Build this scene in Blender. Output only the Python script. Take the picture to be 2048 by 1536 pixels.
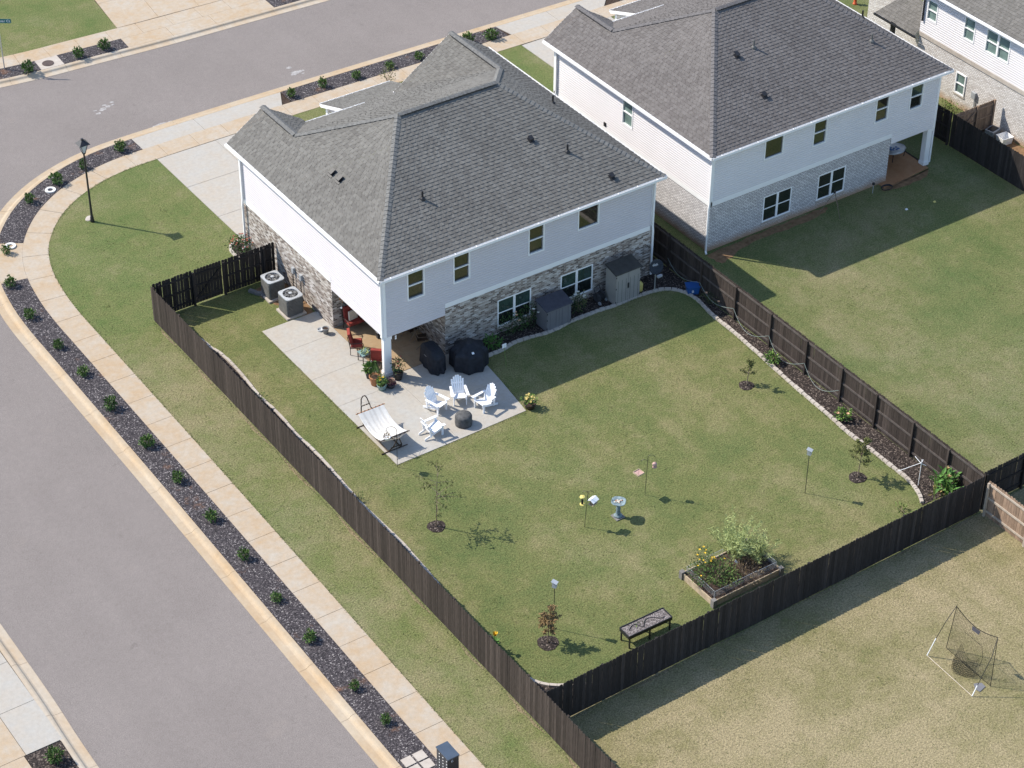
import bpy, bmesh, math, random
from mathutils import Vector, Matrix, noise
rad = math.radians
sc = bpy.context.scene
for o in list(bpy.data.objects):
    bpy.data.objects.remove(o)
col = sc.collection
RNG = random.Random(11)

# ------------------------------------------------------------------ camera
cam_d = bpy.data.cameras.new('camera')
cam = bpy.data.objects.new('camera', cam_d)
col.objects.link(cam)
pit, yaw, roll = rad(37.117), rad(34.651), rad(0.4785)
F = Vector((math.sin(yaw)*math.cos(pit), math.cos(yaw)*math.cos(pit), -math.sin(pit)))
R0 = Vector((math.cos(yaw), -math.sin(yaw), 0))
U0 = R0.cross(F)
R2 = R0*math.cos(roll) + U0*math.sin(roll)
U2 = -R0*math.sin(roll) + U0*math.cos(roll)
M = Matrix((R2, U2, -F)).transposed().to_4x4()
M.translation = Vector((-39.31, -66.42, 58.0))
cam.matrix_world = M
cam_d.sensor_fit = 'HORIZONTAL'
cam_d.sensor_width = 36.0
cam_d.lens = 36.0*4479.0/2048.0
cam_d.clip_start = 1.0
cam_d.clip_end = 2000.0
sc.camera = cam

# ------------------------------------------------------------------ sky, sun, exposure
SUN_TO = Vector((0.63, -0.78, -1.0)).normalized()      # direction the light travels
SUN_EL = math.asin(-SUN_TO.z)
SUN_AZ = math.atan2(-SUN_TO.x, -SUN_TO.y)              # clockwise from +Y
w = bpy.data.worlds.new('World')
sc.world = w
w.use_nodes = True
wn = w.node_tree
bg = wn.nodes['Background']
sky = wn.nodes.new('ShaderNodeTexSky')
sky.sky_type = 'NISHITA'
sky.sun_disc = False
sky.sun_elevation = SUN_EL
sky.sun_rotation = SUN_AZ
sky.air_density = 1.0
sky.dust_density = 0.5
sky.ozone_density = 1.0
wn.links.new(sky.outputs[0], bg.inputs[0])
bg.inputs[1].default_value = 0.15
sl = bpy.data.lights.new('sun', 'SUN')
sl.energy = 3.8
sl.angle = rad(0.53)
sl.color = (1.0, 0.925, 0.81)
so = bpy.data.objects.new('sun', sl)
so.rotation_euler = SUN_TO.to_track_quat('-Z', 'Y').to_euler()
so.location = (-30, 40, 60)
col.objects.link(so)
sc.render.engine = 'CYCLES'
sc.view_settings.view_transform = 'Standard'
sc.view_settings.look = 'None'
sc.view_settings.gamma = 1.0
sc.view_settings.exposure = 0.80
sc.view_settings.use_curve_mapping = False

# ------------------------------------------------------------------ material helpers
class NT:
    def __init__(s, name):
        s.m = bpy.data.materials.new(name); s.m.use_nodes = True
        s.t = s.m.node_tree; s.n = s.t.nodes; s.l = s.t.links
        s.b = s.n['Principled BSDF']; s.b.inputs['Roughness'].default_value = 0.8
        s.b.inputs['Specular IOR Level'].default_value = 0.25
        s.tc = s.n.new('ShaderNodeTexCoord')
    def co(s, kind='Object', scale=(1, 1, 1), rot=(0, 0, 0), loc=(0, 0, 0)):
        mp = s.n.new('ShaderNodeMapping')
        mp.inputs['Scale'].default_value = scale; mp.inputs['Rotation'].default_value = rot
        mp.inputs['Location'].default_value = loc
        s.l.new(s.tc.outputs[kind], mp.inputs[0]); return mp.outputs[0]
    def noise(s, v, scale, detail=3, rough=.55, dist=0):
        n = s.n.new('ShaderNodeTexNoise'); n.inputs['Scale'].default_value = scale
        n.inputs['Detail'].default_value = detail; n.inputs['Roughness'].default_value = rough
        n.inputs['Distortion'].default_value = dist
        s.l.new(v, n.inputs['Vector']); return n.outputs[0]
    def voro(s, v, scale, feat='F1', out='Color'):
        n = s.n.new('ShaderNodeTexVoronoi'); n.inputs['Scale'].default_value = scale; n.feature = feat
        s.l.new(v, n.inputs['Vector']); return n.outputs[out]
    def ramp(s, f, stops, interp='LINEAR'):
        r = s.n.new('ShaderNodeValToRGB'); r.color_ramp.interpolation = interp
        e = r.color_ramp.elements
        while len(e) < len(stops): e.new(.5)
        for k, (p, c) in enumerate(stops):
            e[k].position = p
            e[k].color = (c, c, c, 1) if isinstance(c, (int, float)) else (*c, 1)
        s.l.new(f, r.inputs[0]); return r.outputs[0]
    def mix(s, f, a, b, mode='MIX'):
        n = s.n.new('ShaderNodeMix'); n.data_type = 'RGBA'; n.blend_type = mode
        for sock, v in ((n.inputs['Factor'], f), (n.inputs['A'], a), (n.inputs['B'], b)):
            if isinstance(v, (int, float)):
                sock.default_value = v if sock.type == 'VALUE' else (v, v, v, 1)
            elif isinstance(v, tuple): sock.default_value = (*v, 1)
            else: s.l.new(v, sock)
        return n.outputs['Result']
    def math(s, op, a, b=0.):
        n = s.n.new('ShaderNodeMath'); n.operation = op
        for k, v in ((0, a), (1, b)):
            if isinstance(v, (int, float)): n.inputs[k].default_value = v
            else: s.l.new(v, n.inputs[k])
        return n.outputs[0]
    def bump(s, h, strength=.5, dist=.02):
        n = s.n.new('ShaderNodeBump'); n.inputs['Strength'].default_value = strength
        n.inputs['Distance'].default_value = dist
        s.l.new(h, n.inputs['Height']); s.l.new(n.outputs[0], s.b.inputs['Normal'])
    def color(s, c):
        if isinstance(c, tuple): s.b.inputs['Base Color'].default_value = (*c, 1)
        else: s.l.new(c, s.b.inputs['Base Color'])
    def set(s, **k):
        names = dict(rough='Roughness', spec='Specular IOR Level', metal='Metallic', ior='IOR', alpha='Alpha')
        for a, v in k.items(): s.b.inputs[names[a]].default_value = v
        return s
MAT = {}
def plain(name, c, rough=.6, spec=.3, var=.12, scale=6, metal=0, bump=0):
    """a real surface colour with slight uneven wear"""
    t = NT(name)
    v = t.co()
    f = t.noise(v, scale, 4)
    lo = tuple(x*(1-var) for x in c); hi = tuple(min(1, x*(1+var)) for x in c)
    t.color(t.ramp(f, [(.3, lo), (.7, hi)]))
    t.set(rough=rough, spec=spec, metal=metal)
    if bump: t.bump(t.noise(v, scale*5, 3), bump, .01)
    MAT[name] = t.m
    return t.m

def board(name, c, var=.3):
    """stained boards: every board a little different, grain and weathering along its length"""
    t = NT(name)
    v = t.co(scale=(1, 1, .12))
    oi = t.n.new('ShaderNodeObjectInfo')
    off = t.n.new('ShaderNodeVectorMath'); off.operation = 'ADD'
    t.l.new(v, off.inputs[0]); cmb = t.n.new('ShaderNodeCombineXYZ')
    t.l.new(t.math('MULTIPLY', oi.outputs['Random'], 37.0), cmb.inputs[0]); t.l.new(cmb.outputs[0], off.inputs[1])
    g_ = t.noise(off.outputs[0], 30, 4, .65)
    lo = tuple(x*(1-var) for x in c); hi = tuple(x*(1+var) for x in c)
    col_ = t.ramp(g_, [(.3, lo), (.7, hi)])
    col_ = t.mix(1, col_, t.ramp(oi.outputs['Random'], [(0, .72), (.8, 1.15), (1, 1.5)]), 'MULTIPLY')
    t.color(col_); t.set(rough=.8, spec=.2); t.bump(g_, .3, .006)
    MAT[name] = t.m

def lawn(name, green, olive, straw, dry, cool_amt=.5, ygrad=None):
    t = NT(name)
    v = t.co()
    big = t.noise(v, .13, 3, .6)
    mid = t.noise(t.co(loc=(13, 7, 0)), .7, 4, .62)
    sm = t.noise(v, 3.2, 4, .65)
    fine = t.noise(v, 13, 3, .7)
    finer = t.noise(t.co(rot=(0, 0, .6), scale=(1, .55, 1)), 34, 2, .7)
    d = t.math('ADD', t.math('MULTIPLY', t.ramp(big, [(.3, 0), (.7, 1)]), .48), t.math('MULTIPLY', mid, .85))
    d = t.math('ADD', d, t.math('MULTIPLY', sm, .55))
    d = t.math('SUBTRACT', d, 1.02 - dry)
    if ygrad:          # the verge dries out away from the corner
        sp_ = t.n.new('ShaderNodeSeparateXYZ'); t.l.new(v, sp_.inputs[0])
        mr = t.n.new('ShaderNodeMapRange'); t.l.new(sp_.outputs[1], mr.inputs[0])
        for k_, val in zip((1, 2, 3, 4), ygrad): mr.inputs[k_].default_value = val
        d = t.math('ADD', d, mr.outputs[0])
    # faint mower bands
    st = t.noise(t.co(rot=(0, 0, rad(27)), scale=(.9, .03, 1)), 1.0, 1)
    d = t.math('ADD', d, t.math('MULTIPLY', t.math('SUBTRACT', st, .5), .38))
    c = t.ramp(d, [(-.0, green), (.33, olive), (.75, straw)])
    f1 = t.ramp(fine, [(.28, .55), (.5, 1.0), (.75, 1.45)])
    f2 = t.ramp(finer, [(.3, .6), (.72, 1.4)])
    c = t.mix(1, c, f1, 'MULTIPLY'); c = t.mix(1, c, f2, 'MULTIPLY')
    cool = t.ramp(t.noise(t.co(loc=(21, 4, 0)), .23, 3, .6), [(.45, 0), (.65, cool_amt)])
    c = t.mix(cool, c, t.mix(1, c, (.82, .98, .98), 'MULTIPLY'))
    # small bare clay spots
    bare = t.ramp(t.noise(t.co(loc=(3, 31, 0)), .8, 5, .7), [(.71, 0), (.76, .75)])
    c = t.mix(bare, c, (.24, .15, .085))
    t.color(c); t.set(rough=.9, spec=.1)
    hgt = t.math('ADD', t.math('MULTIPLY', fine, 1.0), t.math('MULTIPLY', finer, .5))
    t.bump(hgt, .7, .06)
    MAT[name] = t.m

def concrete(name, base, stain, amt, streak=False):
    t = NT(name)
    v = t.co()
    a = t.noise(v, .45, 5, .65); b = t.noise(t.co(scale=(1, .25, 1)) if streak else v, 2.4, 4, .6)
    fine = t.noise(v, 45, 3, .6)
    f = t.math('ADD', t.math('MULTIPLY', a, .7), t.math('MULTIPLY', b, .45))
    c = t.ramp(f, [(.42, base), (.42 + .32/max(.2, amt), stain)])
    c = t.mix(1, c, t.ramp(fine, [(.3, .9), (.7, 1.08)]), 'MULTIPLY')
    c = t.mix(1, c, t.ramp(t.noise(v, 6, 4), [(.3, .93), (.7, 1.05)]), 'MULTIPLY')
    t.color(c); t.set(rough=.85, spec=.2); t.bump(fine, .15, .01)
    MAT[name] = t.m

def brick(name, cols, mortar, row=.0775, width=.213, msize=.009, dirt=None):
    t = NT(name)
    v = t.co('UV')
    n = t.n.new('ShaderNodeTexBrick')
    n.inputs['Scale'].default_value = 1.0; n.inputs['Brick Width'].default_value = width
    n.inputs['Row Height'].default_value = row; n.inputs['Mortar Size'].default_value = msize
    n.inputs['Mortar Smooth'].default_value = .1; n.inputs['Bias'].default_value = 0.0
    n.inputs['Color1'].default_value = (0, 0, 0, 1); n.inputs['Color2'].default_value = (1, 1, 1, 1)
    n.inputs['Mortar'].default_value = (.5, .5, .5, 1)
    t.l.new(v, n.inputs['Vector'])
    k = len(cols)
    c = t.ramp(n.outputs['Color'], [(i/k, cc) for i, cc in enumerate(cols)], 'CONSTANT')
    c = t.mix(1, c, t.ramp(t.noise(v, 25, 3), [(.3, .8), (.7, 1.15)]), 'MULTIPLY')
    c = t.mix(n.outputs['Fac'], c, mortar)
    if dirt:                      # red clay splashed up from the ground onto the lowest courses
        sep = t.n.new('ShaderNodeSeparateXYZ'); t.l.new(v, sep.inputs[0])
        h = t.math('ADD', sep.outputs[1], t.math('MULTIPLY', t.noise(v, 1.3, 4), .35))
        c = t.mix(t.ramp(h, [(.2, .85), (.62, 0.)]), c, dirt)
    t.color(c); t.set(rough=.85, spec=.15)
    inv = t.math('SUBTRACT', 1.0, n.outputs['Fac'])
    t.bump(inv, .5, .012)
    MAT[name] = t.m

def shingle(name, dark, mid, light):
    t = NT(name)
    v = t.co('UV')
    n = t.n.new('ShaderNodeTexBrick')
    n.inputs['Scale'].default_value = 1.0; n.inputs['Brick Width'].default_value = .15
    n.inputs['Row Height'].default_value = .175; n.inputs['Mortar Size'].default_value = .0
    n.inputs['Bias'].default_value = 0.0; n.offset = .41; n.offset_frequency = 2
    n.inputs['Color1'].default_value = (0, 0, 0, 1); n.inputs['Color2'].default_value = (1, 1, 1, 1)
    t.l.new(v, n.inputs['Vector'])
    c = t.ramp(n.outputs['Color'], [(.12, dark), (.45, mid), (.62, mid), (.9, light)])
    c = t.mix(1, c, t.ramp(t.noise(v, .35, 4, .6), [(.3, .9), (.7, 1.1)]), 'MULTIPLY')
    c = t.mix(1, c, t.ramp(t.noise(v, 60, 2, .6), [(.3, .82), (.7, 1.18)]), 'MULTIPLY')
    t.color(c); t.set(rough=.95, spec=.1); t.bump(n.outputs['Color'], .12, .006)
    MAT[name] = t.m

def glass(name, c, rough=.04, ior=2.1):
    t = NT(name)
    v = t.co()
    t.color(t.ramp(t.noise(v, 1.7, 2), [(.35, tuple(x*.75 for x in c)), (.65, tuple(x*1.2 for x in c))]))
    t.set(rough=rough, spec=.5, ior=ior)
    t.bump(t.noise(v, 1.1, 2), .03, .02)
    MAT[name] = t.m

lawn('lawn_side', (.098, .134, .042), (.140, .154, .058), (.222, .196, .106), .40, .3, (13, 3, 0, .20))
lawn('lawn_back', (.093, .122, .042), (.138, .148, .056), (.230, .200, .104), .45, .3)
lawn('lawn_neighbour', (.094, .124, .044), (.136, .148, .060), (.218, .195, .108), .43, .3)
lawn('lawn_rear', (.115, .130, .046), (.190, .172, .082), (.285, .238, .140), .64, .0)
lawn('dry_turf_gap_light', (.13, .115, .055), (.20, .165, .092), (.275, .215, .135), .66)
concrete('walk', (.405, .36, .30), (.39, .285, .18), 1.0)
concrete('curb', (.41, .345, .262), (.385, .275, .165), .95, True)
concrete('curb_far', (.43, .385, .32), (.41, .30, .19), .8, True)
concrete('drive', (.375, .362, .335), (.39, .32, .24), .55)
concrete('patio', (.38, .37, .345), (.375, .315, .245), .6)
concrete('patio_tan', (.34, .26, .17), (.30, .195, .105), .8)
concrete('patio_clay', (.36, .20, .105), (.29, .14, .065), .9)
concrete('edging', (.47, .425, .375), (.36, .31, .265), .9)
concrete('edging_grey', (.22, .21, .20), (.14, .13, .12), .9)
brick('brick_mixed', [(.33, .295, .265), (.16, .118, .10), (.46, .42, .39), (.10, .08, .075), (.27, .225, .20), (.38, .34, .31), (.20, .165, .148), (.55, .515, .49)], (.36, .33, .29))
brick('brick_white', [(.68, .66, .66), (.61, .59, .59), (.74, .72, .72), (.55, .53, .53), (.66, .64, .64)], (.19, .18, .185), dirt=(.33, .20, .11), msize=.013)
brick('brick_white_warm', [(.66, .64, .62), (.60, .575, .55), (.72, .70, .68), (.53, .50, .475), (.64, .615, .59)], (.30, .27, .25), dirt=(.36, .23, .13), msize=.012)
shingle('shingle_grey', (.124, .119, .111), (.145, .140, .130), (.163, .158, .147))
shingle('shingle_dark', (.117, .107, .103), (.136, .126, .121), (.152, .141, .136))
shingle('shingle_third', (.122, .116, .107), (.142, .135, .125), (.160, .152, .141))
plain('siding_grey', (.565, .54, .565), .55, .3, .03, .6)
plain('siding_white', (.66, .64, .65), .55, .3, .03, .6)
plain('trim_white', (.80, .80, .80), .5, .35, .03, 2)
plain('ridge', (.152, .151, .146), .95, .1, .25, 9)
plain('ridge_dark', (.134, .127, .127), .95, .1, .25, 9)
plain('black_plastic', (.018, .018, .021), .5, .4, .25, 12)
plain('black_metal', (.02, .02, .022), .45, .5, .2, 12)
plain('black_cover', (.016, .018, .024), .75, .3, .35, 5, bump=.3)
plain('grey_cover', (.085, .085, .085), .8, .2, .35, 7, bump=.5)
board('fence_dark', (.047, .037, .032))
board('fence_black', (.030, .026, .025))
plain('fence_rail', (.085, .072, .066), .8, .2, .25, 5)
board('fence_wood', (.25, .175, .125))
plain('fence_grey_wood', (.40, .34, .28), .85, .15, .2, 4)
plain('lumber', (.40, .32, .225), .85, .15, .22, 5)
plain('soil', (.055, .040, .032), .95, .05, .45, 9, bump=.6)
plain('clay', (.20, .125, .072), .95, .05, .3, 4, bump=.4)
plain('metal_grey', (.42, .44, .46), .45, .5, .08, 5, metal=.3)
plain('steel', (.55, .56, .58), .35, .5, .08, 5, metal=.7)
plain('ac_side', (.115, .115, .11), .55, .4, .2, 4)
plain('red_cushion', (.24, .045, .036), .85, .15, .2, 6)
plain('cream', (.56, .49, .40), .85, .15, .12, 8)
plain('brown_metal', (.045, .028, .02), .5, .4, .2, 9)
plain('hammock_cloth', (.70, .68, .64), .9, .1, .05, 5)
plain('hammock_stripe', (.62, .595, .555), .9, .1, .05, 5)
plain('white_paint', (.80, .81, .83), .5, .35, .03, 4)
plain('terracotta', (.40, .19, .095), .8, .2, .15, 6)
plain('teal_glaze', (.17, .27, .27), .4, .5, .2, 6)
plain('dark_pot', (.05, .05, .055), .6, .3, .2, 6)
plain('grey_pot', (.20, .21, .22), .6, .3, .2, 6)
plain('shed_grey', (.155, .155, .165), .6, .3, .06, 3)
plain('shed_roof', (.060, .060, .075), .7, .2, .15, 5)
plain('shed_tan', (.30, .285, .26), .6, .3, .05, 3)
plain('shed_dark_roof', (.048, .046, .042), .7, .2, .15, 5)
plain('blue_plastic', (.020, .085, .27), .4, .4, .1, 4)
plain('dish_grey', (.035, .042, .055), .5, .4, .1, 5)
plain('bird_blue', (.17, .225, .245), .6, .3, .45, 9)
plain('yellow', (.62, .40, .04), .7, .2, .1, 8)
plain('pale_yellow', (.66, .55, .17), .6, .3, .1, 8)
plain('bark', (.20, .155, .115), .9, .1, .3, 12)
plain('hose_green', (.24, .30, .28), .5, .4, .1, 8)
plain('sign_green', (.012, .13, .13), .4, .4, .05, 6)
plain('lamp_glass', (.55, .58, .60), .1, .5, .05, 6)
plain('net_black', (.012, .012, .013), .8, .1, .2, 12)
plain('orange_red', (.50, .085, .02), .5, .4, .1, 8)
plain('copper', (.42, .20, .075), .5, .5, .2, 8, metal=.4)
plain('manhole', (.075, .052, .045), .7, .3, .3, 10, bump=.5)
plain('chalk', (.62, .61, .59), .9, .1, .2, 6)
plain('washout', (.31, .295, .285), .9, .1, .35, 9)
plain('pink', (.42, .27, .24), .6, .3, .15, 9)
plain('mail_top', (.055, .075, .105), .35, .5, .1, 3)
for nm, c in dict(leaf_shrub=(.052, .105, .026), leaf_shrub_light=(.105, .175, .045), grass_blade=(.15, .185, .066), grass_pale=(.25, .23, .115), leaf_dark=(.028, .055, .020), leaf_lime=(.13, .22, .045), leaf_sapling=(.095, .105, .03), leaf_rust=(.19, .125, .055), leaf_asparagus=(.33, .38, .15), leaf_canna=(.075, .17, .035), leaf_olive=(.13, .145, .05), flower_red=(.30, .085, .06), flower_yellow=(.62, .40, .03), flower_white=(.72, .70, .60), flower_peach=(.60, .36, .22), leaf_purple=(.12, .04, .06), flower_gold=(.55, .44, .16), straw_leaf=(.36, .27, .13)).items():
    plain(nm, c, .7, .25, .35, 14)
glass('glass_dark', (.012, .016, .016))
glass('glass_olive', (.016, .018, .014), ior=1.95)
glass('glass_blind', (.16, .23, .21), ior=1.6)
glass('glass_screen', (.030, .055, .048), ior=1.9)

t = NT('asphalt')
v = t.co()
c = t.ramp(t.noise(v, .22, 4, .6), [(.3, (.186, .164, .152)), (.7, (.206, .182, .169))])
c = t.mix(1, c, t.ramp(t.noise(v, 30, 3, .75), [(.3, .6), (.5, 1.0), (.7, 1.45)]), 'MULTIPLY')
c = t.mix(1, c, t.ramp(t.noise(v, 5, 4, .6), [(.3, .95), (.7, 1.05)]), 'MULTIPLY')
c = t.mix(t.ramp(t.noise(t.co(loc=(5, 2, 0)), .5, 5, .7), [(.62, 0), (.78, .35)]), c, (.26, .22, .19))
lane = t.noise(t.co(scale=(.9, .035, 1)), 1.0, 2, .5)
c = t.mix(1, c, t.ramp(lane, [(.35, .98), (.65, 1.02)]), 'MULTIPLY')
drip = t.ramp(t.noise(t.co(loc=(40, 3, 0)), 2.2, 2, .5), [(.70, 1.0), (.78, .86)])
c = t.mix(1, c, drip, 'MULTIPLY')
t.color(c); t.set(rough=.9, spec=.2); t.bump(t.noise(v, 40, 2), .4, .02)
MAT['asphalt'] = t.m

t = NT('mulch')
v = t.co()
ch = t.voro(v, 26)
sep = t.n.new('ShaderNodeSeparateColor'); t.l.new(ch, sep.inputs[0])
c = t.ramp(sep.outputs[0], [(0, (.020, .018, .020)), (.45, (.048, .042, .046)), (.8, (.085, .074, .078)), (.93, (.15, .135, .135)), (.985, (.34, .31, .30))], 'LINEAR')
c = t.mix(t.ramp(t.noise(v, .9, 4, .65), [(.60, 0), (.74, .8)]), c, (.17, .088, .05))
t.color(c); t.set(rough=.9, spec=.2); t.bump(sep.outputs[1], .9, .04)
MAT['mulch'] = t.m

t = NT('gravel')
v = t.co()
ch = t.voro(v, 30)
sep = t.n.new('ShaderNodeSeparateColor'); t.l.new(ch, sep.inputs[0])
t.color(t.ramp(sep.outputs[0], [(0, (.07, .06, .058)), (.5, (.15, .13, .125)), (.9, (.30, .27, .26))])); t.set(rough=.9, spec=.2); t.bump(sep.outputs[1], .9, .03)
MAT['gravel'] = t.m

t = NT('wood_mulch')
v = t.co()
ch = t.voro(v, 22)
sep = t.n.new('ShaderNodeSeparateColor'); t.l.new(ch, sep.inputs[0])
c = t.ramp(sep.outputs[0], [(0, (.014, .011, .010)), (.5, (.035, .027, .024)), (.85, (.075, .058, .050)), (.96, (.19, .155, .13))])
t.color(c); t.set(rough=.9, spec=.2); t.bump(sep.outputs[1], .9, .04)
MAT['wood_mulch'] = t.m


# ------------------------------------------------------------------ mesh helpers
def V(*a): return Vector(a)
class MB:
    """collects faces; build() links them as ONE mesh object"""
    def __init__(s): s.v = []; s.f = []; s.uv = []; s.hasuv = False
    def face(s, pts, uv=None):
        i = len(s.v); s.v += [tuple(p) for p in pts]; s.f.append(tuple(range(i, i+len(pts))))
        s.uv.append(uv); s.hasuv = s.hasuv or uv is not None
    def hexa(s, b, t):
        """b, t: 4 bottom and 4 top points (ccw from above)"""
        i = len(s.v); s.v += [tuple(p) for p in b] + [tuple(p) for p in t]
        for q in ((3, 2, 1, 0), (4, 5, 6, 7), (0, 1, 5, 4), (1, 2, 6, 5), (2, 3, 7, 6), (3, 0, 4, 7)):
            s.f.append(tuple(i+k for k in q)); s.uv.append(None)
        return s
    def box(s, x0, x1, y0, y1, z0, z1, rz=0, piv=None):
        p = [(x0, y0), (x1, y0), (x1, y1), (x0, y1)]
        if rz:
            c = piv or ((x0+x1)/2, (y0+y1)/2); ca, sa = math.cos(rz), math.sin(rz)
            p = [(c[0]+(x-c[0])*ca-(y-c[1])*sa, c[1]+(x-c[0])*sa+(y-c[1])*ca) for x, y in p]
        return s.hexa([(x, y, z0) for x, y in p], [(x, y, z1) for x, y in p])
    def bar(s, a, b, w, h=None, up=(0, 0, 1)):
        """square bar from a to b"""
        h = h or w; a = Vector(a); b = Vector(b); d = (b-a).normalized(); u = Vector(up)
        if abs(d.dot(u)) > .95: u = Vector((0, 1, 0))
        r = d.cross(u).normalized(); u = r.cross(d)
        q = [r*(-w/2)-u*(h/2), r*(w/2)-u*(h/2), r*(w/2)+u*(h/2), r*(-w/2)+u*(h/2)]
        return s.hexa([a+x for x in q], [b+x for x in q])
    def prism(s, poly, z0, z1):
        n = len(poly); i = len(s.v)
        s.v += [(p[0], p[1], z0) for p in poly] + [(p[0], p[1], z1) for p in poly]
        s.f.append(tuple(range(i+n, i+2*n))); s.uv.append(None)
        s.f.append(tuple(range(i+n-1, i-1, -1))); s.uv.append(None)
        for k in range(n):
            s.f.append((i+k, i+(k+1) % n, i+n+(k+1) % n, i+n+k)); s.uv.append(None)
        return s
    def tube(s, pts, r, n=6, cap=True):
        pts = [Vector(p) for p in pts]; m = len(pts); rs = r if isinstance(r, (list, tuple)) else [r]*m
        base = len(s.v); ref = None
        for k, p in enumerate(pts):
            d = (pts[min(k+1, m-1)]-pts[max(k-1, 0)]).normalized()
            if ref is None:
                ref = d.orthogonal().normalized()
            ref = (ref-d*ref.dot(d)).normalized(); b = d.cross(ref)
            for j in range(n):
                a = 2*math.pi*j/n; s.v.append(tuple(p+(ref*math.cos(a)+b*math.sin(a))*rs[k]))
        for k in range(m-1):
            for j in range(n):
                s.f.append((base+k*n+j, base+k*n+(j+1) % n, base+(k+1)*n+(j+1) % n, base+(k+1)*n+j)); s.uv.append(None)
        if cap:
            s.f.append(tuple(base+j for j in range(n-1, -1, -1))); s.uv.append(None)
            s.f.append(tuple(base+(m-1)*n+j for j in range(n))); s.uv.append(None)
        return s
    def lathe(s, prof, n=16, c=(0, 0, 0), fn=None):
        base = len(s.v); m = len(prof)
        for k, (r, z) in enumerate(prof):
            for j in range(n):
                a = 2*math.pi*j/n; rr = r*(fn(a, k) if fn else 1)
                s.v.append((c[0]+rr*math.cos(a), c[1]+rr*math.sin(a), c[2]+z))
        for k in range(m-1):
            for j in range(n):
                s.f.append((base+k*n+j, base+k*n+(j+1) % n, base+(k+1)*n+(j+1) % n, base+(k+1)*n+j)); s.uv.append(None)
        s.f.append(tuple(base+(m-1)*n+j for j in range(n))); s.uv.append(None)
        s.f.append(tuple(base+j for j in range(n-1, -1, -1))); s.uv.append(None)
        return s
    def leaf(s, p, d, up, L, W):
        """one folded leaf of four triangles' worth: a pointed blade"""
        p = Vector(p); d = Vector(d).normalized(); r = d.cross(Vector(up))
        r = r.normalized() if r.length > 1e-4 else d.orthogonal().normalized()
        nrm = r.cross(d)
        i = len(s.v)
        s.v += [tuple(p), tuple(p+d*L*.5+r*W*.5+nrm*W*.12), tuple(p+d*L), tuple(p+d*L*.5-r*W*.5+nrm*W*.12)]
        s.f += [(i, i+1, i+2), (i, i+2, i+3)]; s.uv += [None, None]
        return s
    def mesh(s, name='m', smooth=False):
        me = bpy.data.meshes.new(name); me.from_pydata(s.v, [], s.f)
        if s.hasuv:
            ul = me.uv_layers.new(name='UVMap')
            for p, uv in zip(me.polygons, s.uv):
                if uv:
                    for li, q in zip(p.loop_indices, uv): ul.data[li].uv = q
        if smooth:
            for p in me.polygons: p.use_smooth = True
        me.update(); return me
    def build(s, name, mat, parent=None, smooth=False, loc=(0, 0, 0), rz=0):
        return obj(name, s.mesh(name, smooth), mat, parent, loc, rz)
def obj(name, me, mat, parent=None, loc=(0, 0, 0), rz=0):
    o = bpy.data.objects.new(name, me)
    if mat is not None and len(me.materials) == 0:
        me.materials.append(MAT[mat] if isinstance(mat, str) else mat)
    o.location = loc; o.rotation_euler = (0, 0, rz)
    col.objects.link(o)
    if parent: o.parent = parent
    if name in ('leaves', 'leaf_tips', 'flowers', 'fronds', 'crown', 'dead_leaves', 'stems', 'limbs', 'rope'): o['kind'] = 'stuff'
    return o
def tag(o, label=None, cat=None, group=None, kind=None):
    if label: o['label'] = label
    if cat: o['category'] = cat
    if group: o['group'] = group
    if kind: o['kind'] = kind
    return o
def thing(name, label, cat, loc=(0, 0, 0), rz=0, group=None):
    o = bpy.data.objects.new(name, None); o.empty_display_size = .2
    o.location = (loc[0], loc[1], loc[2] if len(loc) > 2 else 0); o.rotation_euler = (0, 0, rz); col.objects.link(o)
    return tag(o, label, cat, group)
def struct(o): o['kind'] = 'structure'; return o
def dup(root, loc, rz, label=None, group=None):
    r = root.copy(); col.objects.link(r); r.location = (loc[0], loc[1], loc[2] if len(loc) > 2 else 0); r.rotation_euler = (0, 0, rz)
    if label: r['label'] = label
    if group: r['group'] = group
    for ch in list(root.children):
        c = ch.copy(); col.objects.link(c); c.parent = r
        for g_ in ch.children:
            d = g_.copy(); col.objects.link(d); d.parent = c
    return r
ORD = ['first', 'second', 'third', 'fourth', 'fifth', 'sixth', 'seventh', 'eighth', 'ninth', 'tenth', 'eleventh', 'twelfth', 'thirteenth', 'fourteenth', 'fifteenth', 'sixteenth']
def catmull(pts, n=8):
    out = []; P = [Vector((p[0], p[1], p[2] if len(p) > 2 else 0)) for p in pts]
    for i in range(len(P)-1):
        a = P[max(i-1, 0)]; b = P[i]; c = P[i+1]; d = P[min(i+2, len(P)-1)]
        for k in range(n):
            t_ = k/n
            out.append(.5*((2*b)+(c-a)*t_+(2*a-5*b+4*c-d)*t_*t_+(3*b-a-3*c+d)*t_**3))
    out.append(P[-1]); return out
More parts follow.
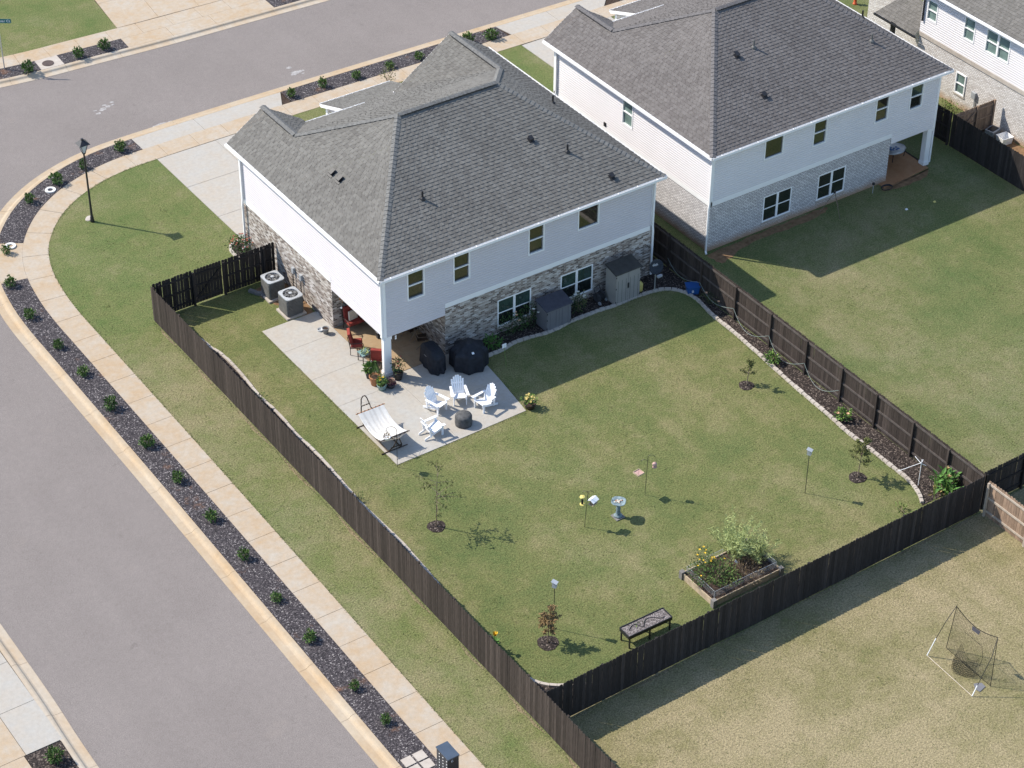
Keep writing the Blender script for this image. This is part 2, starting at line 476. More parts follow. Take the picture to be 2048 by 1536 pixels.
class Path:
    """arc-length path in plan with offsets to its left (positive)"""
    def __init__(s, pts, n=10):
        s.p = catmull(pts, n); s.s = [0]
        for a, b in zip(s.p, s.p[1:]): s.s.append(s.s[-1]+(b-a).length)
        s.L = s.s[-1]
    def at(s, u, d=0):
        u = max(0, min(s.L-1e-6, u)); lo, hi = 0, len(s.s)-1
        while hi-lo > 1:
            m = (lo+hi)//2
            if s.s[m] <= u: lo = m
            else: hi = m
        a, b = s.p[lo], s.p[lo+1]; t_ = (u-s.s[lo])/max(1e-9, s.s[lo+1]-s.s[lo])
        def tan(i):
            q = s.p[min(i+1, len(s.p)-1)]-s.p[max(i-1, 0)]; return q.normalized()
        tg = (tan(lo)*(1-t_)+tan(lo+1)*t_).normalized()
        q = a.lerp(b, t_); return Vector((q.x-tg.y*d, q.y+tg.x*d, 0))
    def near(s, x, y):
        k = min(range(len(s.p)), key=lambda i: (s.p[i].x-x)**2+(s.p[i].y-y)**2); return s.s[k]
    def strip(s, u0, u1, d0, d1, step=.6):
        n = max(1, int((u1-u0)/step)); us = [u0+(u1-u0)*k/n for k in range(n+1)]
        a = [s.at(u, d0) for u in us]; b = [s.at(u, d1) for u in us]
        return [(q.x, q.y) for q in a]+[(q.x, q.y) for q in reversed(b)]
def ccw(poly):
    A = sum(a[0]*b[1]-b[0]*a[1] for a, b in zip(poly, poly[1:]+poly[:1]))
    return poly if A > 0 else poly[::-1]
def slab(name, poly, z0, z1, mat, parent=None):
    return MB().prism(ccw(list(poly)), z0, z1).build(name, mat, parent)
def text_mesh(txt, size, depth=.004, align='CENTER'):
    cu = bpy.data.curves.new('lettering', 'FONT'); cu.body = txt; cu.size = size; cu.extrude = depth
    cu.align_x = align; cu.align_y = 'CENTER'
    o = bpy.data.objects.new('lettering', cu); col.objects.link(o)
    dg = bpy.context.evaluated_depsgraph_get(); me = bpy.data.meshes.new_from_object(o.evaluated_get(dg))
    bpy.data.objects.remove(o); return me


# ------------------------------------------------------------------ ground, roads, pavements
struct(slab('ground', [(-400, -400), (400, -400), (400, 400), (-400, 400)], -.8, -.4, 'lawn_rear'))
RZ = -.13
struct(slab('asphalt_road', [(-70, -60), (70, -60), (70, 60), (-70, 60)], -.35, RZ, 'asphalt'))

INNER = [(-9.12, -32), (-9.06, -20), (-8.98, -12), (-8.88, -2), (-8.84, 4.7), (-8.82, 9.5), (-8.80, 11.8), (-8.68, 13.6), (-8.32, 15.7), (-7.6, 17.55), (-6.36, 19.2), (-5.02, 20.3), (-3.6, 21.02), (-2.0, 21.46), (0.1, 21.6), (6, 21.6), (14, 21.45), (28, 21.15), (45, 20.9)]
PA = Path(INNER)
D_WALK, D_BED, D_CURB = 1.2, 2.42, 3.05
sD0 = PA.near(0.1, 21.6); sD1 = PA.near(6.6, 21.6)         # driveway of the nearer house
sE0 = PA.near(21.7, 21.25); sE1 = PA.near(27.6, 21.15)      # driveway of the second house
# lawns: butt against the walk, 8 mm apart from slab edges
inner = [PA.at(k*PA.L/160, -.004) for k in range(161)]
side = [(q.x, q.y) for q in inner if q.x < .09 or q.y < 20.0]
front = [(q.x, q.y) for q in inner if q.x > .12 and q.y > 20]
lot = [(-6.3, -32), (-6.3, 9.42), (0, 9.42), (0, 13.2), (.09, 13.2)] + [(.09, 21.59)] + side[::-1]
struct(slab('side_lawn', lot, -.3, 0, 'lawn_side'))
struct(slab('back_lawn', [(-6.3, -20.85), (15.05, -20.85), (15.15, 9.42), (0, 9.42), (-6.3, 9.42)], -.3, 0, 'lawn_back'))
struct(slab('neighbour_lawn', [(15.05, -20.7), (33.6, -20.7), (33.6, 13.2), (15.15, 13.2), (15.15, 9.42)], -.3, -.001, 'lawn_neighbour'))
struct(slab('far_side_lawn', [(33.6, -20.7), (70, -20.7), (70, 20.4), (45, 20.8), (33.6, 21.03), (33.6, 13.2)], -.3, -.002, 'lawn_neighbour'))
struct(slab('rear_lawn', [(-6.3, -60), (70, -60), (70, -20.7), (15.05, -20.7), (15.05, -20.85), (-6.3, -20.85)], -.3, -.003, 'lawn_rear'))
struct(slab('front_lawn', [(6.62, 13.2), (21.68, 13.2), (21.68, 21.26), (14, 21.44), (6.62, 21.59)], -.3, 0, 'lawn_side'))
struct(slab('street_front_lawn', [(27.62, 13.2), (33.6, 13.2), (33.6, 21.0), (27.62, 21.14)], -.3, 0, 'lawn_neighbour'))

# pavement: every slab its own piece
wk = struct(slab('sidewalk', PA.strip(0, PA.L, .02, D_WALK-.02, .8), -.3, -.035, 'soil'))
s_ref = PA.near(-8.82, 9.96); sp = 1.77
joints = [s_ref+sp*k for k in range(-25, 60) if .2 < s_ref+sp*k < PA.L-6]
for a, b in zip(joints, joints[1:]):
    slab('slab', PA.strip(a+.009, b-.009, .0, D_WALK, .35), -.1, .006+RNG.uniform(-.002, .002), 'walk', wk)
# kerb with its gutter pan, cast in lengths
def kerb(name, path, u0, u1, dback, mat, flip=1, length=3.05):
    root = struct(MB().prism(ccw(path.strip(u0, u1, dback+.03*flip, dback+.55*flip, .8)), -.34, -.16).build(name, 'soil'))
    prof = [(0, -.3), (0, .004), (.13, .0), (.20, -.02), (.27, -.085), (.33, -.108), (.63, -.118), (.63, -.3)]
    u = u0
    while u < u1-.3:
        e = min(u1, u+length); n = max(1, int((e-u)/.5)); mb = MB()
        rows = []
        for k in range(n+1):
            uu = u+.006+(e-u-.012)*k/n
            rows.append([path.at(uu, dback+flip*x)+Vector((0, 0, z)) for x, z in prof])
        for r0, r1 in zip(rows, rows[1:]):
            for k in range(len(prof)-1):
                q = [r0[k], r1[k], r1[k+1], r0[k+1]]
                mb.face(q if flip < 0 else q[::-1])
        mb.face(rows[0] if flip > 0 else rows[0][::-1]); mb.face(rows[-1][::-1] if flip > 0 else rows[-1])
        mb.build('kerb_length', mat, root)
        u = e
    return root
kerb('kerb', PA, .3, PA.L-6, D_BED, 'curb')
# planting strip: dark mulch, with a concrete ramp at the corner
sR0 = PA.near(-8.45, 15.3); sR1 = PA.near(-7.45, 17.75)
def bed(u0, u1, nm='mulch_bed'):
    poly = ccw(PA.strip(u0, u1, D_WALK+.004, D_BED-.004, .5))
    struct(MB().prism(poly, -.3, .015).build(nm, 'mulch'))
bed(.3, sR0); bed(sR1, sD0-.15)
bed(sD1+1.75, sE0-.25)
rp = struct(slab('corner_ramp', PA.strip(sR0+.006, sR1-.006, D_WALK+.006, D_BED-.006, .3), -.3, .0, 'walk'))
# driveways, each slab its own piece
dw = struct(slab('driveway', [(.12, 12.6), (6.58, 12.6), (6.58, 21.56), (.12, 21.56)], -.3, -.03, 'soil'))
for y0, y1 in ((12.6, 15.29), (15.29, 18.43), (18.43, 21.58)):
    for x0, x1 in ((.1, 3.35), (3.35, 6.6)):
        slab('slab', [(x0+.01, y0+.01), (x1-.01, y0+.01), (x1-.01, y1-.012), (x0+.01, y1-.012)], -.1, .004, 'drive', dw)
ap = struct(slab('driveway_apron', PA.strip(sD0-.9, sD1+1.7, D_WALK+.02, D_BED-.02, .4), -.3, -.03, 'soil'))
a0, a1, b0, b1 = sD0-.13, sD1+1.15, sD0-.95, sD1+1.7
def apron(u0, u1, v0, v1, mat, parent):
    n = 6; A = [PA.at(u0+(u1-u0)*k/n, D_WALK+.006) for k in range(n+1)]; B = [PA.at(v0+(v1-v0)*k/n, D_BED-.006) for k in range(n+1)]
    slab('slab', [(q.x, q.y) for q in A]+[(q.x, q.y) for q in B[::-1]], -.1, .003, mat, parent)
mid_s = (sD0+sD1)/2
apron(a0, mid_s-.01, b0, mid_s-.01, 'drive', ap); apron(mid_s+.01, a1, mid_s+.01, b1, 'drive', ap)
dw2 = struct(slab('neighbour_driveway', [(21.72, 12.6), (27.58, 12.6), (27.58, 21.1), (21.72, 21.22)], -.3, -.03, 'soil'))
for y0, y1 in ((12.6, 15.3), (15.3, 18.3), (18.3, 21.2)):
    for x0, x1 in ((21.7, 24.65), (24.65, 27.6)):
        slab('slab', [(x0+.01, y0+.01), (x1-.01, y0+.01), (x1-.01, y1-.012), (x0+.01, y1-.012)], -.1, .004, 'drive', dw2)
ap2 = struct(slab('neighbour_apron', PA.strip(sE0-.2, sE1+1.1, D_WALK+.02, D_BED-.02, .4), -.3, -.03, 'soil'))
mid2 = (sE0+sE1)/2
apron(sE0, mid2-.01, sE0-.25, mid2-.01, 'drive', ap2); apron(mid2+.01, sE1, mid2+.01, sE1+1.1, 'drive', ap2)
bed(sE1+1.15, PA.L-6.2)

# far side of the front street
FAR = [(-30, 37.5), (-12, 34.6), (-6, 33.75), (-3.06, 33.23), (-.83, 32.95), (2, 32.78), (6.5, 32.5), (12, 32.32), (40, 31.4), (60, 30.8)]
PF = Path(FAR)
kerb('far_kerb', PF, .3, PF.L-.3, 0, 'curb_far', -1)
def fstrip(u0, u1, d0, d1): return ccw(PF.strip(u0, u1, d0, d1, .6))
f1 = PF.near(-.75, 32.9); f2 = PF.near(.42, 32.85); f3 = PF.near(4.2, 32.62); f4 = PF.near(12.3, 32.3)
fe = PF.L-.3
struct(MB().prism(fstrip(.3, f1-.01, .004, 1.1), -.3, .014).build('far_mulch_bed', 'mulch'))
struct(MB().prism(fstrip(f2+.01, f3, .004, 1.1), -.3, .014).build('far_mulch_bed', 'mulch'))
struct(MB().prism(fstrip(f4+.8, fe, .004, 1.1), -.3, .014).build('far_mulch_bed', 'mulch'))
inlet = struct(MB().prism(fstrip(f1, f2, .006, 1.1), -.3, .012).build('inlet_slab', 'edging'))
fw = struct(MB().prism(fstrip(.3, fe, 1.13, 2.28), -.3, -.03).build('far_sidewalk', 'soil'))
u = .4
while u < fe-2:
    MB().prism(fstrip(u+.008, u+1.76, 1.104, 2.3), -.1, .008).build('slab', 'walk', fw); u += 1.77
fd = struct(MB().prism(fstrip(f3+.02, f4+.78, .01, 1.09), -.3, -.03).build('far_apron', 'soil'))
for a, b in ((f3, f3+2.6), (f3+2.6, f3+5.2), (f3+5.2, f4+.79)):
    MB().prism(fstrip(a+.008, b-.008, .006, 1.098), -.1, .006).build('slab', 'walk', fd)
gd = PF.at(f3, 2.31); ge = PF.at(f4, 2.31)
fdr = struct(slab('far_driveway', [(gd.x+.3, gd.y+.03), (ge.x-.2, ge.y+.03), (ge.x+1.4, 46), (gd.x+1.5, 46)], -.3, -.03, 'soil'))
nn = 3
def far_y(x): return gd.y+.02+(x-gd.x)*(ge.y-gd.y)/(ge.x-gd.x)
for k in range(nn):
    for j in range(3):
        xa = gd.x+.3+k*(ge.x-gd.x-.5)/nn; xb = gd.x+.3+(k+1)*(ge.x-gd.x-.5)/nn; sh = .12; d0, d1 = j*3.1, j*3.1+3.085
        slab('slab', [(xa+.01+sh*d0, far_y(xa)+d0), (xb-.01+sh*d0, far_y(xb)+d0), (xb-.01+sh*d1, far_y(xb)+d1), (xa+.01+sh*d1, far_y(xa)+d1)], -.1, .004, 'walk', fdr)
lawn_pts = [(q.x, q.y) for q in (PF.at(.3+(f3-.3)*k/30, 2.304) for k in range(31))]
struct(slab('far_lawn', lawn_pts+[(gd.x+.3, gd.y+.02), (gd.x+1.5, 46), (gd.x+1.5, 60), (-30, 60)], -.3, 0, 'lawn_side'))
# far side of the left street
PW = Path([(-20.95, -32), (-20.85, -14), (-20.7, -8), (-20.62, 8), (-20.6, 20)])
kerb('west_kerb', PW, .3, PW.L-.3, 0, 'curb_far', -1)
ww = struct(slab('west_pavement', [(-31, -32), (-20.98, -32), (-20.86, -14), (-20.72, -8), (-20.63, 8), (-20.62, 20), (-31, 20)], -.3, -.03, 'soil'))
for k in range(14):
    y0 = -11.7-2.05*0+(k-6)*2.35
    if y0 >= -11.8:
        for x0, x1 in ((-22.1, -20.72), (-24.2, -22.12), (-28, -24.22)):
            slab('slab', [(x0, y0+.01), (x1, y0+.01), (x1, y0+2.34), (x0, y0+2.34)], -.1, .004, 'drive' if x0 > -23 else 'walk', ww)
    else:
        for x0, x1 in ((-23.5, -22.2), (-28, -23.52)):
            slab('slab', [(x0, y0+.01), (x1, y0+.01), (x1, y0+2.34), (x0, y0+2.34)], -.1, .004, 'walk', ww)
struct(slab('west_mulch_bed', [(-22.18, -31), (-20.96, -31), (-20.86, -14), (-20.80, -11.75), (-22.18, -11.75)], -.3, .012, 'wood_mulch'))

# patio behind the nearer house: slabs with tooled joints
pt = struct(slab('patio', [(-2.7, -5.3), (3.65, -5.25), (4.1, -1.4), (3.9, .0), (3.05, .0), (3.05, 4.4), (.0, 4.4), (.0, 5.9), (-2.7, 5.9)], -.3, .001, 'soil'))
J = .006
def ps(x0, x1, y0, y1, m='patio', z=.018): slab('slab', [(x0+J, y0+J), (x1-J, y0+J), (x1-J, y1-J), (x0+J, y1-J)], -.1, z, m, pt)
for y0, y1 in ((4.04, 5.96), (1.63, 4.04), (-.6, 1.63)): ps(-2.75, 0, y0, y1)
ps(-2.75, .3, -5.3, -.6)
slab('slab', [(.3+J, -5.3), (3.7, -5.25), (4.0, -2.9-J), (.3+J, -2.9-J)], -.1, .018, 'patio', pt)
slab('slab', [(.3+J, -2.9+J), (4.0, -2.9+J), (4.15, -1.38), (3.95, -.35), (3.9, -.02-J), (.3+J, -.02-J)], -.1, .018, 'patio', pt)
for y0, y1 in ((0, 1.5), (1.5, 4.4)):
    for x0, x1 in ((0, 1.6), (1.6, 3.05)): ps(x0, x1, y0, y1, 'patio_tan', .02)
slab('slab', [(J, -.6+J), (.3-J, -.6+J), (.3-J, -J), (J, -J)], -.1, .018, 'patio', pt)
# patio of the second house, stained with clay
np_ = struct(slab('neighbour_patio', [(28.7, -.05), (31.45, -.05), (31.45, 4.4), (28.7, 4.4)], -.3, .0, 'soil'))
slab('slab', [(28.2, -.45), (31.25, -.25), (31.4, 4.4), (28.2, 4.4)], -.1, .03, 'patio_clay', np_)
# bare clay worn along walls and fences
def patch(name, pts, mat='clay', z=.004, seed=1):
    r_ = random.Random(seed); P = catmull(list(pts)+[pts[0]], 6)[:-1]
    out = [(q.x+r_.uniform(-.06, .06), q.y+r_.uniform(-.06, .06)) for q in P]
    return struct(slab(name, out, -.05, z, mat))


# ------------------------------------------------------------------ houses
class Wall:
    """vertical wall: P0 start, d direction, n outward normal (plan)"""
    def __init__(s, p0, d, n): s.p0 = Vector((*p0, 0)); s.d = Vector((*d, 0)); s.n = Vector((*n, 0))
    def pt(s, u, z, out=0): return s.p0+s.d*u+s.n*out+Vector((0, 0, z))
    def quad(s, mb, u0, u1, z0, z1, o0=0, o1=None):
        o1 = o0 if o1 is None else o1
        q = [s.pt(u0, z0, o0), s.pt(u1, z0, o0), s.pt(u1, z1, o1), s.pt(u0, z1, o1)]
        uv = [(u0, z0), (u1, z0), (u1, z1), (u0, z1)]
        if s.d.cross(Vector((0, 0, 1))).dot(s.n) < 0: q = q[::-1]; uv = uv[::-1]
        mb.face(q, uv)
    def box(s, mb, u0, u1, z0, z1, o0, o1):
        b = [s.pt(u0, z0, o0), s.pt(u1, z0, o0), s.pt(u1, z0, o1), s.pt(u0, z0, o1)]
        t_ = [s.pt(u0, z1, o0), s.pt(u1, z1, o0), s.pt(u1, z1, o1), s.pt(u0, z1, o1)]
        if s.d.cross(s.n).z < 0: b = b[::-1]; t_ = t_[::-1]
        mb.hexa(b, t_)
def cut(u0, u1, z0, z1, holes):
    """rectangle minus holes -> list of rectangles"""
    zs = sorted({z0, z1, *[h[2] for h in holes], *[h[3] for h in holes]}); zs = [z for z in zs if z0 <= z <= z1]
    out = []
    for a, b in zip(zs, zs[1:]):
        cs = sorted((h[0], h[1]) for h in holes if h[2] <= a+1e-6 and h[3] >= b-1e-6); u = u0
        for c0, c1 in cs:
            if c0 > u: out.append((u, min(c0, u1), a, b))
            u = max(u, c1)
        if u < u1: out.append((u, u1, a, b))
    return out
def brick_wall(w_, u0, u1, z0, z1, holes, mat, parent, name='brick_wall', soldier=False):
    mb = MB()
    for a, b, c, d in cut(u0, u1, z0, z1, holes): w_.quad(mb, a, b, c, d)
    for h in holes:   # reveals
        for p, q in (((h[0], h[2]), (h[0], h[3])), ((h[1], h[2]), (h[1], h[3])), ((h[0], h[2]), (h[1], h[2])), ((h[0], h[3]), (h[1], h[3]))):
            mb.face([w_.pt(*p), w_.pt(*q), w_.pt(*q, -.1), w_.pt(*p, -.1)], [(p[0], p[1]), (q[0], q[1]), (q[0]+.1, q[1]), (p[0]+.1, p[1])])
    o = mb.build(name, mat, parent)
    if holes:
        for h in holes:   # brick sill under each opening
            m = MB(); w_.box(m, h[0]-.04, h[1]+.04, h[2]-.09, h[2], .003, .045); m.build('sill', 'edging', o)
    return o
def siding(w_, u0, u1, z0, z1, holes, mat, parent, lap=.125):
    """dutch-lap boards: flat face, sloped shoulder above it, shadow edge below"""
    mb = MB(); n = int(math.ceil((z1-z0)/lap))
    prof = lambda f: .032 if f < .5 else .032-.028*(f-.5)/.5
    for k in range(n):
        a = z0+k*lap; b = min(z1, a+lap); m = min(b, a+lap*.5)
        for c, d in ((a, m), (m, b)):
            if d-c < 1e-4: continue
            for r in cut(u0, u1, c, d, [h for h in holes if h[3] > c and h[2] < d]):
                w_.quad(mb, r[0], r[1], r[2], r[3], prof((r[2]-a)/lap), prof((r[3]-a)/lap))
        for r in cut(u0, u1, a, m, [h for h in holes if h[3] > a+.01 and h[2] < m-.01]):
            if abs(r[2]-a) < 1e-6: mb.face([w_.pt(r[0], a, .002), w_.pt(r[1], a, .002), w_.pt(r[1], a, .032), w_.pt(r[0], a, .032)])
    for h in holes:
        for p, q in (((h[0], h[2]), (h[0], h[3])), ((h[1], h[2]), (h[1], h[3])), ((h[0], h[2]), (h[1], h[2])), ((h[0], h[3]), (h[1], h[3]))):
            mb.face([w_.pt(*p, .02), w_.pt(*q, .02), w_.pt(*q, -.1), w_.pt(*p, -.1)])
    return mb.build('siding_wall', mat, parent)
def window(w_, h, kind, parent, gtop='glass_screen', gbot='glass_dark', proud=.045, deep=-.05):
    u0, u1, z0, z1 = h; fr = .065; mb = MB(); B = lambda a, b, c, d, o0=deep, o1=proud: w_.box(mb, a, b, c, d, o0, o1)
    B(u0, u0+fr, z0, z1); B(u1-fr, u1, z0, z1); B(u0+fr, u1-fr, z0, z0+fr); B(u0+fr, u1-fr, z1-fr, z1)
    cols = [(u0+fr, u1-fr)]
    if kind == 'twin':
        m = (u0+u1)/2; B(m-.06, m+.06, z0+fr, z1-fr); cols = [(u0+fr, m-.06), (m+.06, u1-fr)]
    zm = (z0+z1)/2
    if kind != 'fixed':
        for a, b in cols: B(a, b, zm-.025, zm+.025, deep, proud-.01)
    o = mb.build('window', 'trim_white', parent)
    for a, b in cols:
        for (c, d, g_, dd) in (((z0+fr, z1-fr, gbot, .0),) if kind == 'fixed' else ((z0+fr, zm-.025, gbot, -.012), (zm+.025, z1-fr, gtop, 0))):
            m = MB(); w_.box(m, a, b, c, d, -.035+dd, -.02+dd); m.build('pane', g_, o)
    return o
TABR = random.Random(5)
def roof_plane(mb, poly, dn, lap=.175, step=.017):
    """shingled plane: courses parallel to the eave, each lapping the one below. dn = level direction along the eave"""
    P = [Vector(p) for p in poly]; u = Vector(dn).normalized()
    nrm = Vector((0, 0, 0))
    for k in range(len(P)): nrm += (P[k]-P[0]).cross(P[(k+1) % len(P)]-P[0])
    nrm.normalize()
    if nrm.z < 0: nrm = -nrm
    vdir = nrm.cross(u); 
    if vdir.z < 0: vdir = -vdir
    o = P[0]; q = [((p-o).dot(u), (p-o).dot(vdir)) for p in P]
    v0 = min(a[1] for a in q); v1 = max(a[1] for a in q)
    def span(v):
        xs = []
        for a, b in zip(q, q[1:]+q[:1]):
            if abs(a[1]-b[1]) < 1e-6:
                if abs(a[1]-v) < 1e-4: xs += [a[0], b[0]]
            elif min(a[1], b[1])-1e-6 <= v <= max(a[1], b[1])+1e-6:
                xs.append(a[0]+(b[0]-a[0])*(v-a[1])/(b[1]-a[1]))
        return (min(xs), max(xs)) if xs else None
    cuts = sorted({*[v0+k*lap for k in range(int((v1-v0)/lap)+1)], *[a[1] for a in q]})
    W = lambda x, v, h: o+u*x+vdir*v+nrm*h
    flip = u.cross(vdir).dot(nrm) < 0
    def add(pts, uv):
        mb.face(pts[::-1] if flip else pts, uv[::-1] if flip else uv)
    for a, b in zip(cuts, cuts[1:]):
        if b-a < 1e-4: continue
        e = 1e-4; s0 = span(a+e); s1 = span(b-e)
        if not s0 or not s1: continue
        k = math.floor((a-v0)/lap+1e-6); fa = (a-v0)/lap-k; fb = (b-v0)/lap-k
        # every course is a row of tabs, thick and thin in turn, so their butts catch light unevenly
        x = s0[0]; r_ = TABR; L0 = s0[1]-s0[0]
        lerp = lambda xx: s1[0]+(s1[1]-s1[0])*((xx-s0[0])/L0 if L0 > 1e-6 else 0)
        thick = r_.random() < .5
        while x < s0[1]-1e-6:
            e = min(s0[1], x+r_.uniform(.10, .24)*(1 if thick else .7))
            st = step*(1.3 if thick else .55)
            h0 = st*(1-fa); h1 = st*(1-fb)
            add([W(x, a, h0), W(e, a, h0), W(lerp(e), b, h1), W(lerp(x), b, h1)], [(x, a-v0), (e, a-v0), (lerp(e), b-v0-1e-3), (lerp(x), b-v0-1e-3)])
            if fa < 1e-3: add([W(x, a, -.012), W(e, a, -.012), W(e, a, h0), W(x, a, h0)], [(x, a-v0+.002)]*4)
            x = e; thick = not thick
def ridge_cap(a, b, mat, parent, w_=.15, rise=.035, piece=.22, name='ridge_cap'):
    """overlapping cap shingles along a hip or ridge"""
    a = Vector(a); b = Vector(b); d = (b-a); L = d.length; d.normalize(); s_ = d.cross(Vector((0, 0, 1))).normalized(); up = s_.cross(d)
    mb = MB(); n = int(L/piece); drop = .07
    for k in range(n):
        p = a+d*(k*L/n); q = a+d*((k+1)*L/n); h0 = rise+.022; h1 = rise
        mb.face([p+s_*w_+up*(h0-drop), q+s_*w_+up*(h1-drop), q+up*h1, p+up*h0]); mb.face([p+up*h0, q+up*h1, q-s_*w_+up*(h1-drop), p-s_*w_+up*(h0-drop)])
        mb.face([p+s_*w_+up*(h0-drop), p+up*h0, p+up*(h0-.03), p+s_*w_+up*(h0-drop-.03)]); mb.face([p+up*h0, p-s_*w_+up*(h0-drop), p-s_*w_+up*(h0-drop-.03), p+up*(h0-.03)])
    return mb.build(name, mat, parent)
def ridge_vent(a, b, mat, parent):
    a = Vector(a); b = Vector(b); d = (b-a).normalized(); s_ = d.cross(Vector((0, 0, 1))).normalized()
    z = Vector((0, 0, 1)); m = MB()
    m.hexa([a+s_*.16-z*.04, b+s_*.16-z*.04, b-s_*.16-z*.04, a-s_*.16-z*.04], [a+s_*.15+z*.02, b+s_*.15+z*.02, b-s_*.15+z*.02, a-s_*.15+z*.02])
    o = m.build('ridge_vent', 'black_plastic', parent)
    return o
def down_pipe(pts, parent, mat='trim_white', w_=.085):
    mb = MB()
    for p, q in zip(pts, pts[1:]): mb.bar(p, q, w_, .065)
    return mb.build('downspout', mat, parent)
ZE = 5.36
def hip_house(root, W, sid, brk, roofm, capm, recess, rear_hi, rear_lo, side_hi, glasses):
    """two-storey house: x 0..W along the rear, y 0..12.4 towards the street. recess: (x0,x1) open porch corner at the rear"""
    D = 12.4; r0, r1 = recess; left = r0 == 0; RD = 4.4
    rear = Wall((0, 0), (1, 0), (0, -1)); lw = Wall((0, 0), (0, 1), (-1, 0)); rw = Wall((W, 0), (0, 1), (1, 0)); fr = Wall((0, D), (1, 0), (0, 1))
    zb, zs = 2.48, 2.72; top = 5.2
    gt, gb, gf = glasses
    # ground floor
    b0, b1 = (r1, W) if left else (0, r0)
    bw = brick_wall(rear, b0, b1, 0, zb, rear_lo, brk, root)
    brick_wall(lw, RD if left else 0, D, 0, zb, [], brk, root)
    brick_wall(rw, 0 if left else RD, D, 0, zb, [], brk, root)
    brick_wall(fr, 0, W, 0, zb, [], brk, root)
    # porch walls
    pw = Wall((0, RD), (1, 0), (0, -1)); brick_wall(pw, r0, r1, 0, 2.5, [], brk, root)
    ix = r1 if left else r0
    iw = Wall((ix, 0), (0, 1), (-1 if left else 1, 0)); brick_wall(iw, 0, RD, 0, 2.5, [], brk, root)
    m = MB().box(r0+.02, r1-.02, .02, RD-.02, 2.44, 2.5); m.build('porch_ceiling', 'trim_white', root)
    # upper floor
    hi = rear_hi
    siding(rear, 0, W, zs, top, hi, sid, root); siding(lw, 0, D, zs, top, side_hi, sid, root); siding(rw, 0, D, zs, top, [], sid, root)
    siding(fr, 0, W, zs, top+.1, [], sid, root)
    # siding skirts round the open porch
    zl = 2.12
    siding(rear, r0, r1, zl, zs, [], sid, root); siding(lw if left else rw, 0, RD, zl, zs, [], sid, root)
    mb = MB()
    rear.box(mb, r0+.03, r1-.03, zl-.03, zl+.3, -.14, -.002); (lw if left else rw).box(mb, .15, RD-.03, zl-.03, zl+.3, -.14, -.002)
    mb.build('porch_beam', 'trim_white', root)
    # frieze boards between brick and siding
    mb = MB(); rear.box(mb, b0, b1, zb, zs, -.02, .035); mb.build('frieze_board', 'trim_white', root)
    mb = MB(); lw.box(mb, RD if left else 0, D, zb, zs, -.02, .035); mb.build('frieze_board', 'trim_white', root)
    mb = MB(); rw.box(mb, 0 if left else RD, D, zb, zs, -.02, .035); mb.build('frieze_board', 'trim_white', root)
    # corner boards
    for x, y, z0 in ((0, 0, zl if left else zb), (W, 0, zb if left else zl), (0, D, zb), (W, D, zb)):
        sx = -1 if x == 0 else 1; sy = -1 if y == 0 else 1
        mb = MB(); mb.box(min(x, x+sx*.035), max(x, x+sx*.035), min(y+sy*.035, y-sy*.09), max(y+sy*.035, y-sy*.09), z0, top)
        mb.box(min(x-sx*.09, x), max(x-sx*.09, x), min(y, y+sy*.035), max(y, y+sy*.035), z0, top); mb.build('corner_board', 'trim_white', root)
    # column
    cx = .19 if left else W-.19
    mb = MB().box(cx-.15, cx+.15, .04, .34, .0, zl-.03); c = mb.build('column', 'trim_white', root)
    m = MB().box(cx-.18, cx+.18, .01, .37, .0, .2); m.build('column_base', 'trim_white', c)
    m = MB().box(cx-.18, cx+.18, .01, .37, zl-.2, zl-.035); m.build('column_cap', 'trim_white', c)
    for i, h in enumerate(hi): window(rear, h[:4], 'fixed' if h[1]-h[0] > 1.0 else 'hung', root, gf if i != 3 else 'glass_screen', 'glass_dark' if h[1]-h[0] < 1.0 and i != 3 else gf)
    for h in rear_lo: window(rear, h[:4], 'twin', root, gt, gb, .0, -.09)
    for h in side_hi: window(lw, h[:4], 'hung', root, 'glass_blind', 'glass_blind')
    # roof
    xl, xr, ye, yf = -.3, W+.36, -.3, 12.55; yr = 6.1; zr = ZE+.5*(yr-ye)
    sl_, sr_ = .645, .67; ax = xl+(zr-ZE)/sl_; bx = xr-(zr-ZE)/sr_
    gx = 1.66; gz = ZE+(gx-xl)*sl_; gy = 12.95; gb_ = yr+(zr-gz)/.5
    hx = xr-2.1; hz = ZE+(xr-hx)*sr_; hy = 13.9; hb = yr+(zr-hz)/.5
    mb = MB()
    roof_plane(mb, [(xl, ye, ZE), (xr, ye, ZE), (bx, yr, zr), (ax, yr, zr)], (1, 0, 0))
    roof_plane(mb, [(xl, ye, ZE), (xl, gy, ZE), (gx, gy, gz), (gx, gb_, gz), (ax, yr, zr)], (0, 1, 0))
    roof_plane(mb, [(xr, ye, ZE), (xr, hy, ZE), (hx, hy, hz), (hx, hb, hz), (bx, yr, zr)], (0, 1, 0))
    vx = gx+(gz-ZE)/sl_; kx = hx-(hz-ZE)/sr_
    roof_plane(mb, [(vx, yf, ZE), (kx, yf, ZE), (hx, hb, hz), (bx, yr, zr), (ax, yr, zr), (gx, gb_, gz)], (1, 0, 0))
    roof_plane(mb, [(vx, gy, ZE), (vx, yf, ZE), (gx, gb_, gz), (gx, gy, gz)], (0, 1, 0))
    lx = 9.2*W/14.2; lz = hz-(hx-lx)*sr_
    roof_plane(mb, [(lx, hy, lz), (lx, yf, lz), (kx, yf, ZE), (hx, hb, hz), (hx, hy, hz)], (0, 1, 0))
    py, pz, px0, px1 = 17.45, 2.85, 7.15, 11.2
    roof_plane(mb, [(px0, py, pz), (px1, py, pz), (px1, 12.9, 4.45), (px0, 12.9, 4.45)], (1, 0, 0))
    rf = mb.build('roof', roofm, root)
